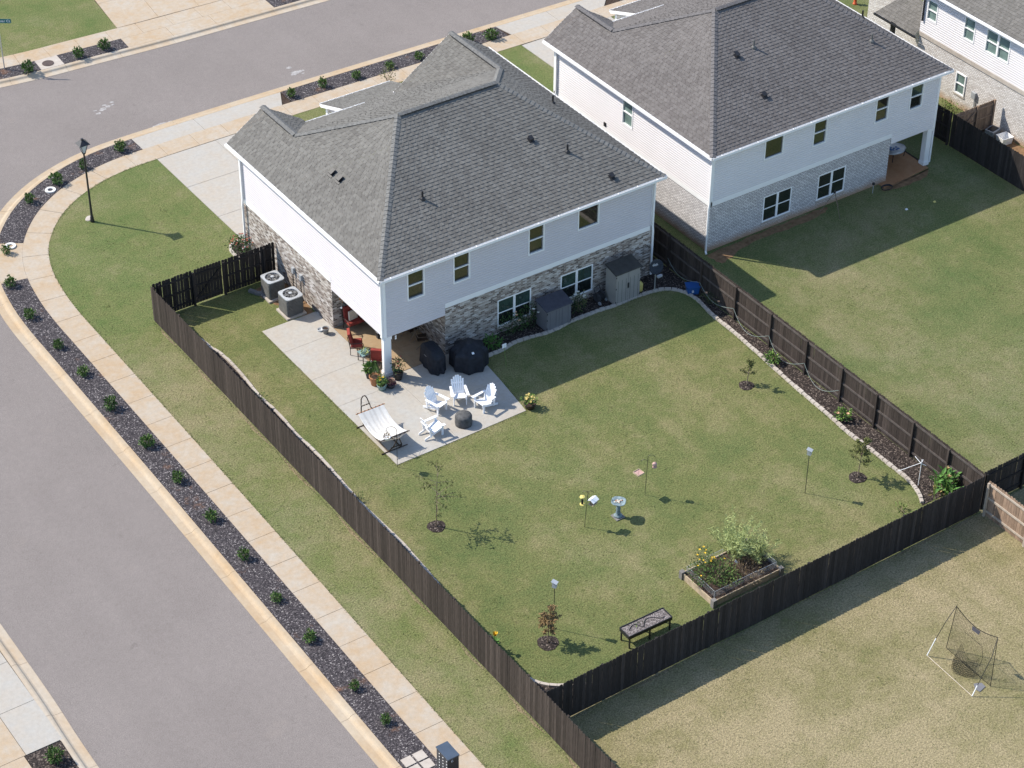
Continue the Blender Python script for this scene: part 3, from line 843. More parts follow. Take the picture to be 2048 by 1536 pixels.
    for a, b in (((xl, ye, ZE), (ax, yr, zr)), ((xr, ye, ZE), (bx, yr, zr)), ((gx, gb_, gz), (ax, yr, zr)), ((hx, hb, hz), (bx, yr, zr)), ((ax, yr, zr), (bx, yr, zr)), ((gx, gy, gz), (gx, gb_, gz)), ((hx, hy, hz), (hx, hb, hz))):
        A = Vector(a); B = Vector(b); ridge = abs(A.z-B.z) < .01
        if ridge:
            dd = (B-A).normalized(); ridge_vent(A+dd*.3, B-dd*.35, capm, rf)
            ridge_cap(A, B, capm, rf, .16, .075)
        else: ridge_cap(A, B, capm, rf)
    # eaves: soffit and fascia, with a gutter
    mb = MB()
    mb.box(xl+.02, xr-.02, ye+.02, .0, top, ZE-.06); mb.box(xl+.02, .0, .0, gy-.05, top, ZE-.06); mb.box(W, xr-.02, .0, hy-.05, top, ZE-.06)
    mb.box(vx, kx, 12.4, yf-.02, top, ZE-.06)
    mb.build('soffit', 'trim_white', root)
    # gable ends
    mb = MB()
    mb.face([(xl+.2, gy-.35, ZE-.1), (gx, gy-.35, gz-.1), (vx-.2, gy-.35, ZE-.1)]); mb.face([(lx, hy-.3, lz-.15), (hx, hy-.3, hz-.1), (xr-.2, hy-.3, ZE-.1), (xr-.36, hy-.3, 0), (lx, hy-.3, 0)])
    mb.face([(xr-.36, 12.4, 0), (xr-.36, 12.4, top), (xr-.36, hy-.3, top), (xr-.36, hy-.3, 0)]); mb.face([(lx, 12.4, 0), (lx, 12.4, lz-.1), (lx, hy-.3, lz-.1), (lx, hy-.3, 0)])
    mb.face([(px0+.25, 12.5, 2.6), (px0+.25, 12.5, 4.5), (px0+.25, py-.25, 2.85), (px0+.25, py-.25, 2.6)])
    mb.build('gable_wall', sid, root)
    mb = MB()
    for A, B in (((xl, gy, ZE), (gx, gy, gz)), ((gx, gy, gz), (vx, gy, ZE)), ((lx, hy, lz), (hx, hy, hz)), ((hx, hy, hz), (xr, hy, ZE)), ((px0, py, pz), (px0, 12.9, 4.45))):
        mb.bar(Vector(A)-Vector((0, 0, .1)), Vector(B)-Vector((0, 0, .1)), .03, .16)
    mb.bar((px0+.25, py-.3, 0), (px0+.25, py-.3, 2.7), .18)
    mb.build('rake_board', 'trim_white', root)
    for A, B in (((xl-.05, ye-.05, ZE-.07), (xr+.05, ye-.05, ZE-.07)), ((xl-.05, ye-.05, ZE-.07), (xl-.05, gy, ZE-.07)), ((xr+.05, ye-.05, ZE-.07), (xr+.05, hy, ZE-.07)), ((vx, yf+.05, ZE-.07), (px0-.3, yf+.05, ZE-.07)), ((px0, py+.05, pz-.07), (px1, py+.05, pz-.07))):
        mb = MB(); A = Vector(A); B = Vector(B); d = (B-A).normalized(); s_ = d.cross(Vector((0, 0, 1)))
        mb.bar(A-Vector((0, 0, .05)), B-Vector((0, 0, .05)), .1, .02); mb.bar(A+s_*.055, B+s_*.055, .012, .12); mb.bar(A-s_*.055, B-s_*.055, .012, .12)
        L = (B-A).length; n = int(L/1.0)
        g_ = mb.build('gutter', 'trim_white', root)
        mk = MB()
        for k in range(n):
            p = A+d*(L*(k+.5)/n)+Vector((0, 0, .066)); mk.bar(p-s_*.062, p+s_*.062, .03, .012)
        mk.build('gutter_strap', 'trim_white', g_)
    # down pipes
    down_pipe([(-.32, 12.15, ZE-.12), (-.09, 12.15, ZE-.35), (-.09, 12.15, 2.75), (-.13, 12.15, 2.45), (-.13, 12.15, .1), (-.3, 12.15, .05)], root)
    if left:
        down_pipe([(-.3, -.3, ZE-.12), (-.08, .05, ZE-.3), (-.08, .05, zl), (-.04, -.02, zl-.1), (-.04, .0, .1)], root)
        down_pipe([(W+.3, -.3, ZE-.12), (W+.0, -.09, ZE-.3), (W-.02, -.09, 2.75), (W-.02, -.13, 2.45), (W-.02, -.13, .1)], root)
    else:
        down_pipe([(-.3, -.3, ZE-.12), (-.09, -.06, ZE-.3), (-.09, -.06, 2.75), (-.13, -.06, 2.45), (-.13, -.06, .1), (-.2, -.2, .05)], root)
        down_pipe([(W+.3, -.3, ZE-.12), (W+.06, .06, ZE-.3), (W+.06, .06, .1)], root)
    return rf
def box_vent(p, rf, plane, s_=.16, dx=0):
    """low square roof louvre; plane = (slope in x, slope in y)"""
    mb = MB(); x, y, z = p; a, b = plane
    zf = lambda X, Y: z+(X-x)*a+(Y-y)*b
    q = [(x-s_*1.25, y-s_*1.25), (x+s_*1.25, y-s_*1.25), (x+s_*1.25, y+s_*1.25), (x-s_*1.25, y+s_*1.25)]
    mb.hexa([(X, Y, zf(X, Y)-.02) for X, Y in q], [(X, Y, zf(X, Y)+.03) for X, Y in q])
    q = [(x-s_*.6, y-s_*.6), (x+s_*.6, y-s_*.6), (x+s_*.6, y+s_*.6), (x-s_*.6, y+s_*.6)]
    mb.hexa([(X, Y, zf(X, Y)+.02) for X, Y in q], [(X, Y, zf(X, Y)+.14) for X, Y in q])
    q = [(x-s_, y-s_), (x+s_, y-s_), (x+s_, y+s_), (x-s_, y+s_)]
    mb.hexa([(X, Y, zf(X, Y)+.14) for X, Y in q], [(X, Y, zf(X, Y)+.17) for X, Y in q])
    return mb.build('roof_vent', 'black_plastic', rf)
def pipe_vent(p, rf, h=.42, mat='black_plastic'):
    x, y, z = p; mb = MB()
    mb.lathe([(.13, -.02), (.11, .05), (.055, .11), (.045, .12), (.045, h), (.03, h+.005)], 10, (x, y, z))
    return mb.build('vent_pipe', mat, rf)

H1 = thing('brick_house', 'two-storey house with mixed grey-brown brick base, light siding and open rear corner porch', 'house')
rear_hi = [(1.16, 2.04, 3.58, 5.04), (3.48, 4.35, 3.58, 5.04), (7.37, 8.23, 3.58, 5.05), (10.01, 11.18, 3.90, 5.07)]
rear_lo = [(5.79, 7.59, .37, 1.80), (9.18, 10.96, .39, 1.82)]
rf1 = hip_house(H1, 14.2, 'siding_grey', 'brick_mixed', 'shingle_grey', 'ridge', (0, 3.05), rear_hi, rear_lo, [], ('glass_screen', 'glass_dark', 'glass_olive'))
RP = (5.36+.15, 0, .5); 
for q in ((9.67,3.13,7.07), (12.14,0.41,5.71)): box_vent(q, rf1, (0, .5), .105)
for q in ((3.47,2.30,6.66), (10.93,2.12,6.57)): pipe_vent(q, rf1, .4)
for q in ((1.43,6.43,6.48), (1.43,5.79,6.48)): box_vent(q, rf1, (.645, 0), .12)
pipe_vent((13.04,6.22,6.38), rf1, .42)

H2 = thing('white_brick_house', 'two-storey house with white-painted brick base, white siding and dark grey hip roof', 'house', (17.57, 0, 0))
q0 = 17.57
hi2 = [(20.58-q0, 21.74-q0, 3.94, 5.07), (23.53-q0, 24.38-q0, 3.66, 5.06), (27.39-q0, 28.24-q0, 3.66, 5.06), (29.59-q0, 30.45-q0, 3.66, 5.06)]
lo2 = [(20.83-q0, 22.56-q0, .43, 1.85), (24.18-q0, 25.91-q0, .45, 1.87)]
rf2 = hip_house(H2, 13.95, 'siding_white', 'brick_white', 'shingle_dark', 'ridge_dark', (11.1, 13.95), hi2, lo2, [(5.98, 6.82, 3.6, 5.02)], ('glass_dark', 'glass_dark', 'glass_olive'))
def loc2(p): return (p[0]-q0, p[1], p[2])
for q in ((21.70,3.66,7.34), (21.66,1.49,6.26)): box_vent(loc2(q), rf2, (0, .5), .105)
for q in ((22.80,3.80,7.41), (28.84,2.23,6.63)): pipe_vent(loc2(q), rf2, .4, 'ac_side')
pipe_vent((13.4, 5.2, 5.36+.67*.9), rf2, .4)
m = MB(); Wall((0, 0), (0, 1), (-1, 0)).box(m, 8.05, 8.2, 2.78, 2.98, .01, .07); m.build('wall_vent', 'black_plastic', H2)

# third house, seen from its left side
H3 = thing('side_brick_house', 'white house at the right edge with tall green-blind windows over pale brick', 'house', (36.6, 0, 0))
w3 = Wall((0, -14), (0, 1), (-1, 0))
z3b, z3s, z3t = 2.72, 2.95, 5.45
def h3(y0, y1, a, b): return (y0+14, y1+14, a, b)
hh = [h3(5.55, 6.3, 3.8, 4.95), h3(2.85, 3.65, 3.88, 5.15), h3(.4, 2.08, 3.85, 5.15)]
hl = [h3(3.0, 3.72, .75, 1.95)]
brick_wall(w3, 0, 20.65, 0, z3b, hl, 'brick_white_warm', H3)
siding(w3, 0, 20.65, z3s, z3t, hh, 'siding_white', H3)
mb = MB(); w3.box(mb, 0, 20.65, z3b, z3s, -.02, .05); mb.build('frieze_board', 'edging', H3)
for h in hh[:2]+hl: window(w3, h, 'hung', H3, 'glass_blind', 'glass_blind')
window(w3, hh[2], 'twin', H3, 'glass_blind', 'glass_blind')
fr3 = Wall((0, 6.65), (1, 0), (0, 1)); brick_wall(fr3, 0, 12, 0, z3b, [], 'brick_white_warm', H3); siding(fr3, 0, 12, z3s, z3t, [], 'siding_white', H3)
mb = MB()
roof_plane(mb, [(-.4, -14.4, 5.6), (-.4, 7.05, 5.6), (6, 7.05, 9.5), (6, -14.4, 9.5)], (0, 1, 0))
roof_plane(mb, [(12.4, -14.4, 5.6), (12.4, 7.05, 5.6), (6, 7.05, 9.5), (6, -14.4, 9.5)], (0, 1, 0))
rf3 = mb.build('roof', 'shingle_third', H3)
mb = MB().box(-.38, 0, -14.2, 7.0, 5.45, 5.55); mb.bar((-.45, -14.4, 5.53), (-.45, 7.05, 5.53), .1, .11); mb.build('gutter', 'trim_white', H3)
mb = MB()
roof_plane(mb, [(-.3, 6.7, 2.75), (-.3, 9.7, 2.75), (1.2, 9.0, 3.75), (1.2, 6.7, 3.75)], (0, 1, 0))
roof_plane(mb, [(-.3, 9.7, 2.75), (4, 9.7, 2.75), (4, 9.0, 3.75), (1.2, 9.0, 3.75)], (1, 0, 0))
mb.build('porch_roof', 'shingle_third', H3)
mb = MB().bar((-.35, 6.6, 2.68), (-.35, 9.75, 2.68), .09, .1); mb.bar((0, 8.6, 0), (0, 8.6, 2.7), .2); mb.build('porch_post', 'black_metal', H3)
brick_wall(Wall((1.6, 6.7), (0, 1), (-1, 0)), 0, 5.5, 0, 2.8, [], 'brick_white_warm', H3)
down_pipe([(-.4, 6.5, 5.4), (-.09, 6.5, 5.2), (-.09, 6.5, 3.6)], H3, 'black_metal')
mb = MB(); w3.box(mb, 16.15, 16.42, 1.05, 1.4, .02, .14); mb.bar((-.06, 2.2, 1.05), (-.06, 2.2, .0), .05); mb.build('meter_box', 'metal_grey', H3)


# ------------------------------------------------------------------ fences: every picket is a piece of its own
def picket_mesh(h, w_=.138, t_=.018, mat='fence_dark', seed=0):
    r_ = random.Random(seed); c = .035
    pr = [(-w_/2, 0), (w_/2, 0), (w_/2, h-c), (w_/2-c, h), (-w_/2+c, h), (-w_/2, h-c)]
    mb = MB(); n = len(pr); i = 0
    mb.v = [(x, -t_/2, z) for x, z in pr]+[(x, t_/2, z) for x, z in pr]
    mb.f = [tuple(range(n)), tuple(range(2*n-1, n-1, -1))]+[(k, n+k, n+(k+1) % n, (k+1) % n) for k in range(n)]; mb.uv = [None]*len(mb.f)
    me = mb.mesh('picket'); me.materials.append(MAT[mat]); return me
def fence(name, label, a, b, side, mat, railmat, posts, h=1.83, pitch=.1445, rails=(.28, .95, 1.62), gap=.006, wob=.02, skip=None, seed=1):
    """a->b in plan; pickets stand on `side` (+1 = left of a->b), rails and posts on the other side"""
    a = Vector((*a, 0)); b = Vector((*b, 0)); d = (b-a); L = d.length; d.normalize(); n = Vector((-d.y, d.x, 0))*side
    root = thing(name, label, 'fence', a, 0); ang = math.atan2(d.y, d.x); r_ = random.Random(seed)
    meshes = [picket_mesh(h+dh, mat=mat, seed=k) for k, dh in enumerate((0, -.012, .012, -.006, .018))]
    N = int(L/pitch); off = 0; top = lambda u: wob*noise.noise(Vector((u*.35, seed*3.1, 0)))
    for k in range(N):
        u = (k+.5)*L/N
        if skip and skip(u): continue
        p = d*u+n*(.019+r_.uniform(-.003, .003))
        o = obj('picket', meshes[r_.randrange(5)], None, root, (p.x, p.y, top(u)+.02), ang+r_.uniform(-.02, .02))
        o.rotation_euler[1] = r_.uniform(-.008, .008)
    for i, u in enumerate(posts):
        p = d*u-n*.055; MB().box(-.045, .045, -.045, .045, 0, h-.06+top(u)).build('post', railmat if railmat.startswith('fence_grey') else mat, root, loc=(p.x, p.y, 0), rz=ang)
    us = [0]+[u for u in posts if .05 < u < L-.05]+[L]
    for zr_ in rails:
        for u0, u1 in zip(us, us[1:]):
            if skip and skip((u0+u1)/2): continue
            p0 = d*(u0+.05)-n*.013+Vector((0, 0, zr_+top(u0))); p1 = d*(u1-.05)-n*.013+Vector((0, 0, zr_+top(u1)))
            MB().bar(p0, p1, .038, .088).build('rail', railmat, root)
    return root
fence('picket_fence', 'long dark brown picket fence along the pavement side of the back yard', (-6.3, 9.38), (-6.3, -30), -1, 'fence_dark', 'fence_dark', [.1+2.42*k for k in range(17)], seed=3)
fence('picket_fence', 'black picket fence closing off the foot of the back yard', (-6.25, -20.85), (15.0, -20.75), -1, 'fence_black', 'fence_black', [.1+2.42*k for k in range(9)], seed=5)
yp = [2.3-0, -.1, -2.5, -4.96, -7.42, -9.84, -12.14, -14.33, -16.57, -18.67]
fence('picket_fence', 'dark picket fence with visible rails and posts between the two lawns', (15.32, 6.6), (15.1, -20.7), 1, 'fence_dark', 'fence_rail', [6.6-4.7]+[6.6-y for y in yp], rails=(.24, .98, 1.70), seed=7)
fence('picket_fence', 'short black fence running right from the yard corner behind the second house', (15.12, -20.62), (24, -20.5), 1, 'fence_black', 'fence_black', [.1, 2.3, 4.7, 7.1], seed=9)
fence('picket_fence', 'weathered natural wood fence leaving the back yard corner', (15.02, -20.98), (15.1, -32), 1, 'fence_wood', 'fence_grey_wood', [.08, 2.3, 4.7, 7.1, 9.5], h=1.75, seed=13)
fence('picket_fence', 'black fence beside the white brick house at the right edge', (33.5, 4.6), (33.6, .85), 1, 'fence_black', 'fence_black', [.05, 1.85, 3.7], seed=17)
fence('picket_fence', 'tall black fence along the far right lawn below the gate', (33.6, .75), (33.75, -18), -1, 'fence_black', 'fence_black', [.05+2.4*k for k in range(7)], seed=19)
# side fence with a gate, pickets spaced apart
gf = fence('side_fence', 'black fence with a gate beside the air conditioners', (-6.2, 9.42), (-.06, 9.42), 1, 'fence_black', 'fence_black', [.28, 1.95, 3.5, 5.55], gap=.02, pitch=.1475, skip=lambda u: 2.02 < u < 3.42, seed=23)
gt_ = thing('yard_gate', 'black picket gate with diagonal brace in the short side fence', 'gate', (-4.16, 9.42, 0))
for k in range(9): obj('picket', picket_mesh(1.80, .142, mat='fence_black'), None, gt_, (.08+k*.152, .019, .06), 0)
for z in (.3, 1.0, 1.6): MB().bar((.02, -.013, z), (1.36, -.013, z), .038, .088).build('rail', 'fence_black', gt_)
MB().bar((.05, -.04, .35), (1.33, -.04, 1.55), .03, .085).build('brace', 'fence_black', gt_)
# natural wood gate by the third house
wg = thing('wood_gate', 'brown wooden gate fence between black fence and white brick wall', 'gate', (33.68, .66, 0))
for k in range(18): obj('picket', picket_mesh(1.8, mat='fence_wood'), None, wg, (.08+k*.145, .02, .02), 0)
for z in (.3, 1.0, 1.62): MB().bar((.02, -.013, z), (2.62, -.013, z), .038, .088).build('rail', 'fence_wood', wg)
for x in (1.45, 2.6): MB().box(x-.05, x+.05, -.1, -.005, 0, 1.86).build('post', 'fence_wood', wg)
MB().bar((.05, -.04, .35), (1.35, -.04, 1.6), .03, .085).build('brace', 'fence_wood', wg)


# ------------------------------------------------------------------ plants
def foliage(mb, c, rx, ry, rz, n, L, Wd, rng, shell=.35, droop=0.):
    """n leaves spread through an uneven ellipsoid, thinner inside and with gaps"""
    ph = [rng.uniform(0, 6.28) for _ in range(4)]
    for _ in range(n):
        while True:
            x, y, z = rng.uniform(-1, 1), rng.uniform(-1, 1), rng.uniform(-1, 1); d = x*x+y*y+z*z
            if shell*shell < d < 1: break
        a = math.atan2(y, x); k = 1+.22*math.sin(2*a+ph[0])+.16*math.sin(3*a+ph[1]+2*z)+.12*math.sin(5*z+ph[2])
        p = Vector((c[0]+x*rx*k, c[1]+y*ry*k, c[2]+z*rz*k))
        o = Vector((x/rx, y/ry, z/rz+.5)).normalized()+Vector((rng.uniform(-.8, .8), rng.uniform(-.8, .8), rng.uniform(-.5, .7)-droop))
        mb.leaf(p, o, (rng.uniform(-1, 1), rng.uniform(-1, 1), rng.uniform(.2, 1)), L*rng.uniform(.7, 1.3), Wd*rng.uniform(.7, 1.3))
def shrub_mesh(seed, n=170, r=.27, h=.42):
    rng = random.Random(seed); a = MB(); b = MB(); s_ = MB()
    foliage(a, (0, 0, h*.5), r*.85, r*.85, h*.45, n, .105, .062, rng, .2)
    foliage(b, (0, 0, h*.66), r*.82, r*.82, h*.42, n//2, .11, .062, rng, .5)
    for k in range(9):
        t_ = rng.uniform(0, 6.28); q = (math.cos(t_)*r*.7, math.sin(t_)*r*.7, h*rng.uniform(.7, 1.12))
        s_.tube([(0, 0, 0), (q[0]*.5, q[1]*.5, q[2]*.5), q], [.010, .007, .003], 4)
        for _ in range(5): b.leaf(q, (rng.uniform(-.6, .6), rng.uniform(-.6, .6), 1), (rng.uniform(-1, 1), rng.uniform(-1, 1), 0), .1, .05)
    return a.mesh('leaves'), b.mesh('leaf_tips'), s_.mesh('stems')
SHR = [shrub_mesh(100+k) for k in range(5)]
for a, b, c in SHR:
    a.materials.append(MAT['leaf_shrub']); b.materials.append(MAT['leaf_shrub_light']); c.materials.append(MAT['bark'])
def shrub(xy, label, group, k, s_=1.0):
    t = thing('kerb_shrub', label, 'shrub', (*xy, .01), RNG.uniform(0, 6.28), group); s_ *= RNG.uniform(.82, 1.16); t.scale = (s_*RNG.uniform(.88, 1.12), s_, s_*RNG.uniform(.8, 1.2))
    a, b, c = SHR[k % 5]
    obj('leaves', a, None, t); obj('leaf_tips', b, None, t); obj('stems', c, None, t); return t
strip_ = [(-10.81,-17.44), (-10.86,-15.35), (-10.91,-12.26), (-10.86,-9.66), (-10.74,-6.87), (-10.67,-4.12), (-10.67,-1.24), (-10.65,1.51), (-10.78,4.61), (-10.70,7.43), (-10.74,9.83), (-10.82,12.61), (-10.49,15.36), (-9.53,17.95)]
for k, q in enumerate(strip_): shrub(q, 'small green shrub in the roadside mulch strip, %s one up from the mailbox' % ORD[k], 'shrubs in the roadside mulch strip', k, (.78, .82, .88, .95, .92, .95, .95, 1, 1, 1, 1, .95, .9, .9)[k])
for k, q in enumerate([(-6.79,21.40), (-4.96,22.24), (-3.31,22.80), (-1.06,23.28)]): shrub(q, 'leafy shrub in the curved corner mulch bed, %s from the corner ramp' % ORD[k], 'shrubs in the curved corner bed', k+1, .98)
for k, q in enumerate([(8.66,23.22), (10.54,23.22), (12.48,23.06), (14.50,23.00), (16.30,22.97), (19.41,23.01), (20.73,22.67)]): shrub(q, 'leafy shrub in the mulch strip before the houses, %s from the driveway' % ORD[k], 'shrubs in the front street strip', k+2, 1.0 if k < 6 else 1.35)
for k, q in enumerate([(-1.51,33.09), (1.39,33.10), (2.92,33.19)]): shrub(q, 'shrub in the mulch across the street, %s from the left edge' % ORD[k], 'shrubs across the street', k, 1.0)
shrub((-21.37,-12.54), 'single yellowish shrub in the brown mulch at the bottom left corner', None, 3, .95)

def bush(name, label, xy, r, h, n, mats, L=.09, W=.05, flowers=None, nf=0, seed=1, z=0, fs=.09, cat='bush'):
    rng = random.Random(seed); t = thing(name, label, cat, (*xy, z), 0)
    mb = MB(); foliage(mb, (0, 0, h*.55), r, r, h*.5, n, L, W, rng, .15); mb.build('leaves', mats[0], t)
    if len(mats) > 1:
        mb = MB(); foliage(mb, (0, 0, h*.62), r, r, h*.46, n//2, L, W, rng, .5); mb.build('leaf_tips', mats[1], t)
    s_ = MB()
    for k in range(7):
        a = rng.uniform(0, 6.28); s_.tube([(0, 0, 0), (math.cos(a)*r*.3, math.sin(a)*r*.3, h*.4), (math.cos(a)*r*.7, math.sin(a)*r*.7, h*.85)], [.014, .010, .004], 4)
    s_.build('stems', 'bark', t)
    if flowers:
        mb = MB()
        for _ in range(nf):
            a = rng.uniform(0, 6.28); e = rng.uniform(.25, 1.2); p = Vector((math.cos(a)*math.cos(e)*r, math.sin(a)*math.cos(e)*r, h*.55+math.sin(e)*h*.55))
            for j in range(6):
                b = j*1.047+rng.uniform(-.3, .3); mb.leaf(p, (math.cos(b), math.sin(b), .5), (0, 0, 1), fs, fs*.8)
        mb.build('flowers', flowers, t)
    return t
bush('rose_bush', 'dark green rose bush spreading under the left lower window', (6.38,-0.20), .62, .85, 420, ('leaf_dark', 'leaf_shrub'), flowers='flower_peach', nf=3, seed=21)
bush('rose_bush', 'taller rose bush growing against the left lower window beside the small shed', (7.31,-0.18), .5, 1.05, 360, ('leaf_dark', 'leaf_shrub'), flowers='flower_white', nf=2, seed=22)
bush('leafy_plant', 'low green leafy clump beside the covered round table', (5.11,-0.62), .32, .4, 150, ('leaf_canna',), .2, .06, seed=29)
bush('flowering_shrub', 'dark shrub with white blooms beside the small grey shed', (9.76,-0.62), .33, .95, 260, ('leaf_dark', 'leaf_olive'), flowers='flower_white', nf=9, seed=23)
bush('red_flower_bush', 'red and pink flowering bush by the downspout at the house front corner', (-0.38,12.03), .62, .75, 420, ('leaf_shrub', 'leaf_dark'), flowers='flower_red', nf=40, seed=24, fs=.055)
bush('fence_shrub', 'dull green shrub behind the blue box along the rail fence', (15.21,-3.43), .45, .5, 210, ('leaf_dark', 'leaf_olive'), .07, .03, flowers='flower_peach', nf=4, seed=25)
bush('lime_plant', 'bright lime green plant in the mulch, upper of the two by the rail fence', (14.49,-8.42), .3, .5, 150, ('leaf_lime', 'leaf_shrub_light'), .12, .08, seed=26)
bush('lime_plant', 'bright lime green plant with a pale bloom, lower of the two by the rail fence', (14.40,-13.20), .3, .5, 140, ('leaf_lime', 'leaf_shrub_light'), .12, .08, flowers='flower_peach', nf=2, seed=27)
bush('porch_bush', 'small olive shrub poking up beyond the porch roof of the nearer house', (13.55,21.65), .5, .9, 160, ('leaf_olive',), seed=31)
bush('grass_clump', 'blue-green grassy bush beside the far driveway in the top right', (40.45,13.40), .6, .9, 260, ('leaf_olive', 'leaf_asparagus'), .3, .03, seed=32)
bush('wall_plant', 'low yellow-green plants against the white brick at the right edge', (35.80,3.40), .75, .4, 260, ('leaf_olive', 'leaf_lime'), seed=33)
bush('corner_weed', 'low green weed by the foot of the black back fence', (12.46,-19.08), .35, .18, 60, ('leaf_lime',), .16, .04, seed=34)
# big-leaved cannas in the yard corner
def canna(label, xy, r, h, n, seed, flower=None):
    rng = random.Random(seed); t = thing('canna_plant', label, 'plant', (*xy, 0)); mb = MB(); st = MB()
    for k in range(n):
        a = rng.uniform(0, 6.28); rr = rng.uniform(0, r); q = (math.cos(a)*rr, math.sin(a)*rr); hh = h*rng.uniform(.55, 1)
        st.tube([(q[0], q[1], 0), (q[0]*1.1, q[1]*1.1, hh)], [.014, .008], 4)
        for j in range(4):
            b = rng.uniform(0, 6.28); z = hh*(.35+.2*j); mb.leaf((q[0], q[1], z), (math.cos(b), math.sin(b), .75), (0, 0, 1), .42*h/1.1, .15*h/1.1)
    mb.build('leaves', 'leaf_canna', t); st.build('stems', 'leaf_lime', t)
    if flower:
        mb = MB()
        for k in range(3):
            p = (rng.uniform(-r, r)*.4, rng.uniform(-r, r)*.4, h*1.05)
            for j in range(9): b = rng.uniform(0, 6.28); mb.leaf(p, (math.cos(b)*.6, math.sin(b)*.6, .9), (0, 0, 1), .16, .09)
        mb.build('flowers', flower, t)
    return t
canna('large green canna clump with a dried brown spike in the fence corner', (14.54,-19.29), .62, 1.1, 26, 41, 'straw_leaf')
canna('yellow canna flowering behind the left fence near the corner', (-5.52,-16.56), .16, .75, 4, 42, 'flower_yellow')
bush('fallen_leaf', 'yellowed fallen leaves on the mulch beside the canna clump', (14.37,-18.98), .2, .12, 24, ('straw_leaf',), .24, .1, seed=43)

# saplings in mulch rings
def sapling(label, xy, h, crown, seed, mat, leaves, ring, lean=(0, 0), twigs=9, L=.11, W=.045):
    rng = random.Random(seed); t = thing('sapling', label, 'tree', (*xy, 0))
    tr = MB(); tr.tube([(0, 0, 0), (lean[0]*.3, lean[1]*.3, h*.35), (lean[0]*.7, lean[1]*.7, h*.7), (lean[0], lean[1], h*.98)], [.026, .020, .012, .005], 6); tr.build('trunk', 'bark', t)
    lf = MB(); lb = MB()
    for k in range(twigs):
        f = rng.uniform(crown[2], 1); b = Vector((lean[0]*f, lean[1]*f, h*f)); a = k*2.4+rng.uniform(-.4, .4); rr = crown[0]*rng.uniform(.6, 1.05)*(1.15-.6*(f-crown[2])/(1.001-crown[2]))
        e = b+Vector((math.cos(a)*rr, math.sin(a)*rr, crown[1]*rng.uniform(.1, .5))); m = b.lerp(e, .5)+Vector((0, 0, .05))
        lb.tube([b, m, e], [.011, .008, .003], 4)
        for j in range(leaves):
            u = rng.uniform(.3, 1.02); q = b.lerp(m, u*2) if u < .5 else m.lerp(e, u*2-1)
            q = q+Vector((rng.uniform(-.05, .05), rng.uniform(-.05, .05), rng.uniform(-.05, .05)))
            lf.leaf(q, (rng.uniform(-1, 1), rng.uniform(-1, 1), rng.uniform(-.9, .5)), (rng.uniform(-1, 1), rng.uniform(-1, 1), 1), L*rng.uniform(.7, 1.3), W*rng.uniform(.7, 1.3))
    lb.build('limbs', 'bark', t); lf.build('crown', mat, t)
    m = MB(); m.lathe([(ring*1.03, 0), (ring, .02), (ring*.6, .035), (.05, .03)], 20, fn=lambda a, k: 1+.05*math.sin(3*a+seed)+.03*math.sin(7*a)); m.build('mulch_ring', 'wood_mulch', t)
    return t
sapling('tallest thin sapling in a mulch ring beside the long brown fence', (-3.49,-9.42), 3.0, (1.05, .6, .38), 51, 'leaf_sapling', 16, .36, (.05, -.05), 16, .15, .05)
sapling('small rust-leaved sapling beside the lower birdhouse pole', (-3.64,-17.31), 1.6, (.5, .45, .36), 52, 'leaf_rust', 46, .40, (.05, .05), 18, .11, .055)
sapling('smallest sapling in a mulch ring near the middle of the border', (12.56,-9.07), 1.3, (.36, .3, .45), 53, 'leaf_sapling', 30, .33, (.1, -.05), 10, .11, .05)
sapling('brown-green sapling in a mulch ring near the right yard corner', (12.39,-16.43), 1.8, (.55, .45, .4), 54, 'leaf_sapling', 44, .36, (.1, -.0), 17, .11, .05)

# mulch beds inside the yard, with an edging of single stones
EDGE = [(4.20,-1.34)] + [(4.54,-1.15),(5.23,-1.15),(5.96,-0.99),(6.71,-1.03),(7.49,-1.16),(8.20,-1.17),(8.91,-1.07),(9.88,-1.07),(10.60,-1.08),(11.27,-1.16),(12.10,-1.15),(12.77,-1.15),(13.38,-1.21),(13.95,-1.35),(14.39,-1.65),(14.66,-2.16),(14.75,-2.92),(14.58,-4.09),(14.56,-5.16),(14.53,-6.21)] + [(14.51,-6.31),(14.42,-7.69),(14.31,-9.06),(14.21,-10.41),(14.15,-11.68),(14.09,-12.93),(13.99,-14.20),(14.03,-15.29),(14.01,-16.43),(14.00,-17.55),(13.77,-18.56),(13.38,-19.22)]
PE = Path(EDGE, 5)
bedp = [(q.x, q.y) for q in (PE.at(k*PE.L/120, -.02) for k in range(121))]
struct(slab('border_bed', bedp+[(15.05, bedp[-1][1]), (15.1, -20.7), (15.22, .3), (15.25, 3), (14.25, 3), (14.25, .0), (3.9, 0), (3.95, -.3)], -.2, .022, 'wood_mulch'))
eg = tag(thing('stone_edging', 'curved row of pale edging stones around the back lawn bed', 'edging', (0, 0, 0)))
u = .02
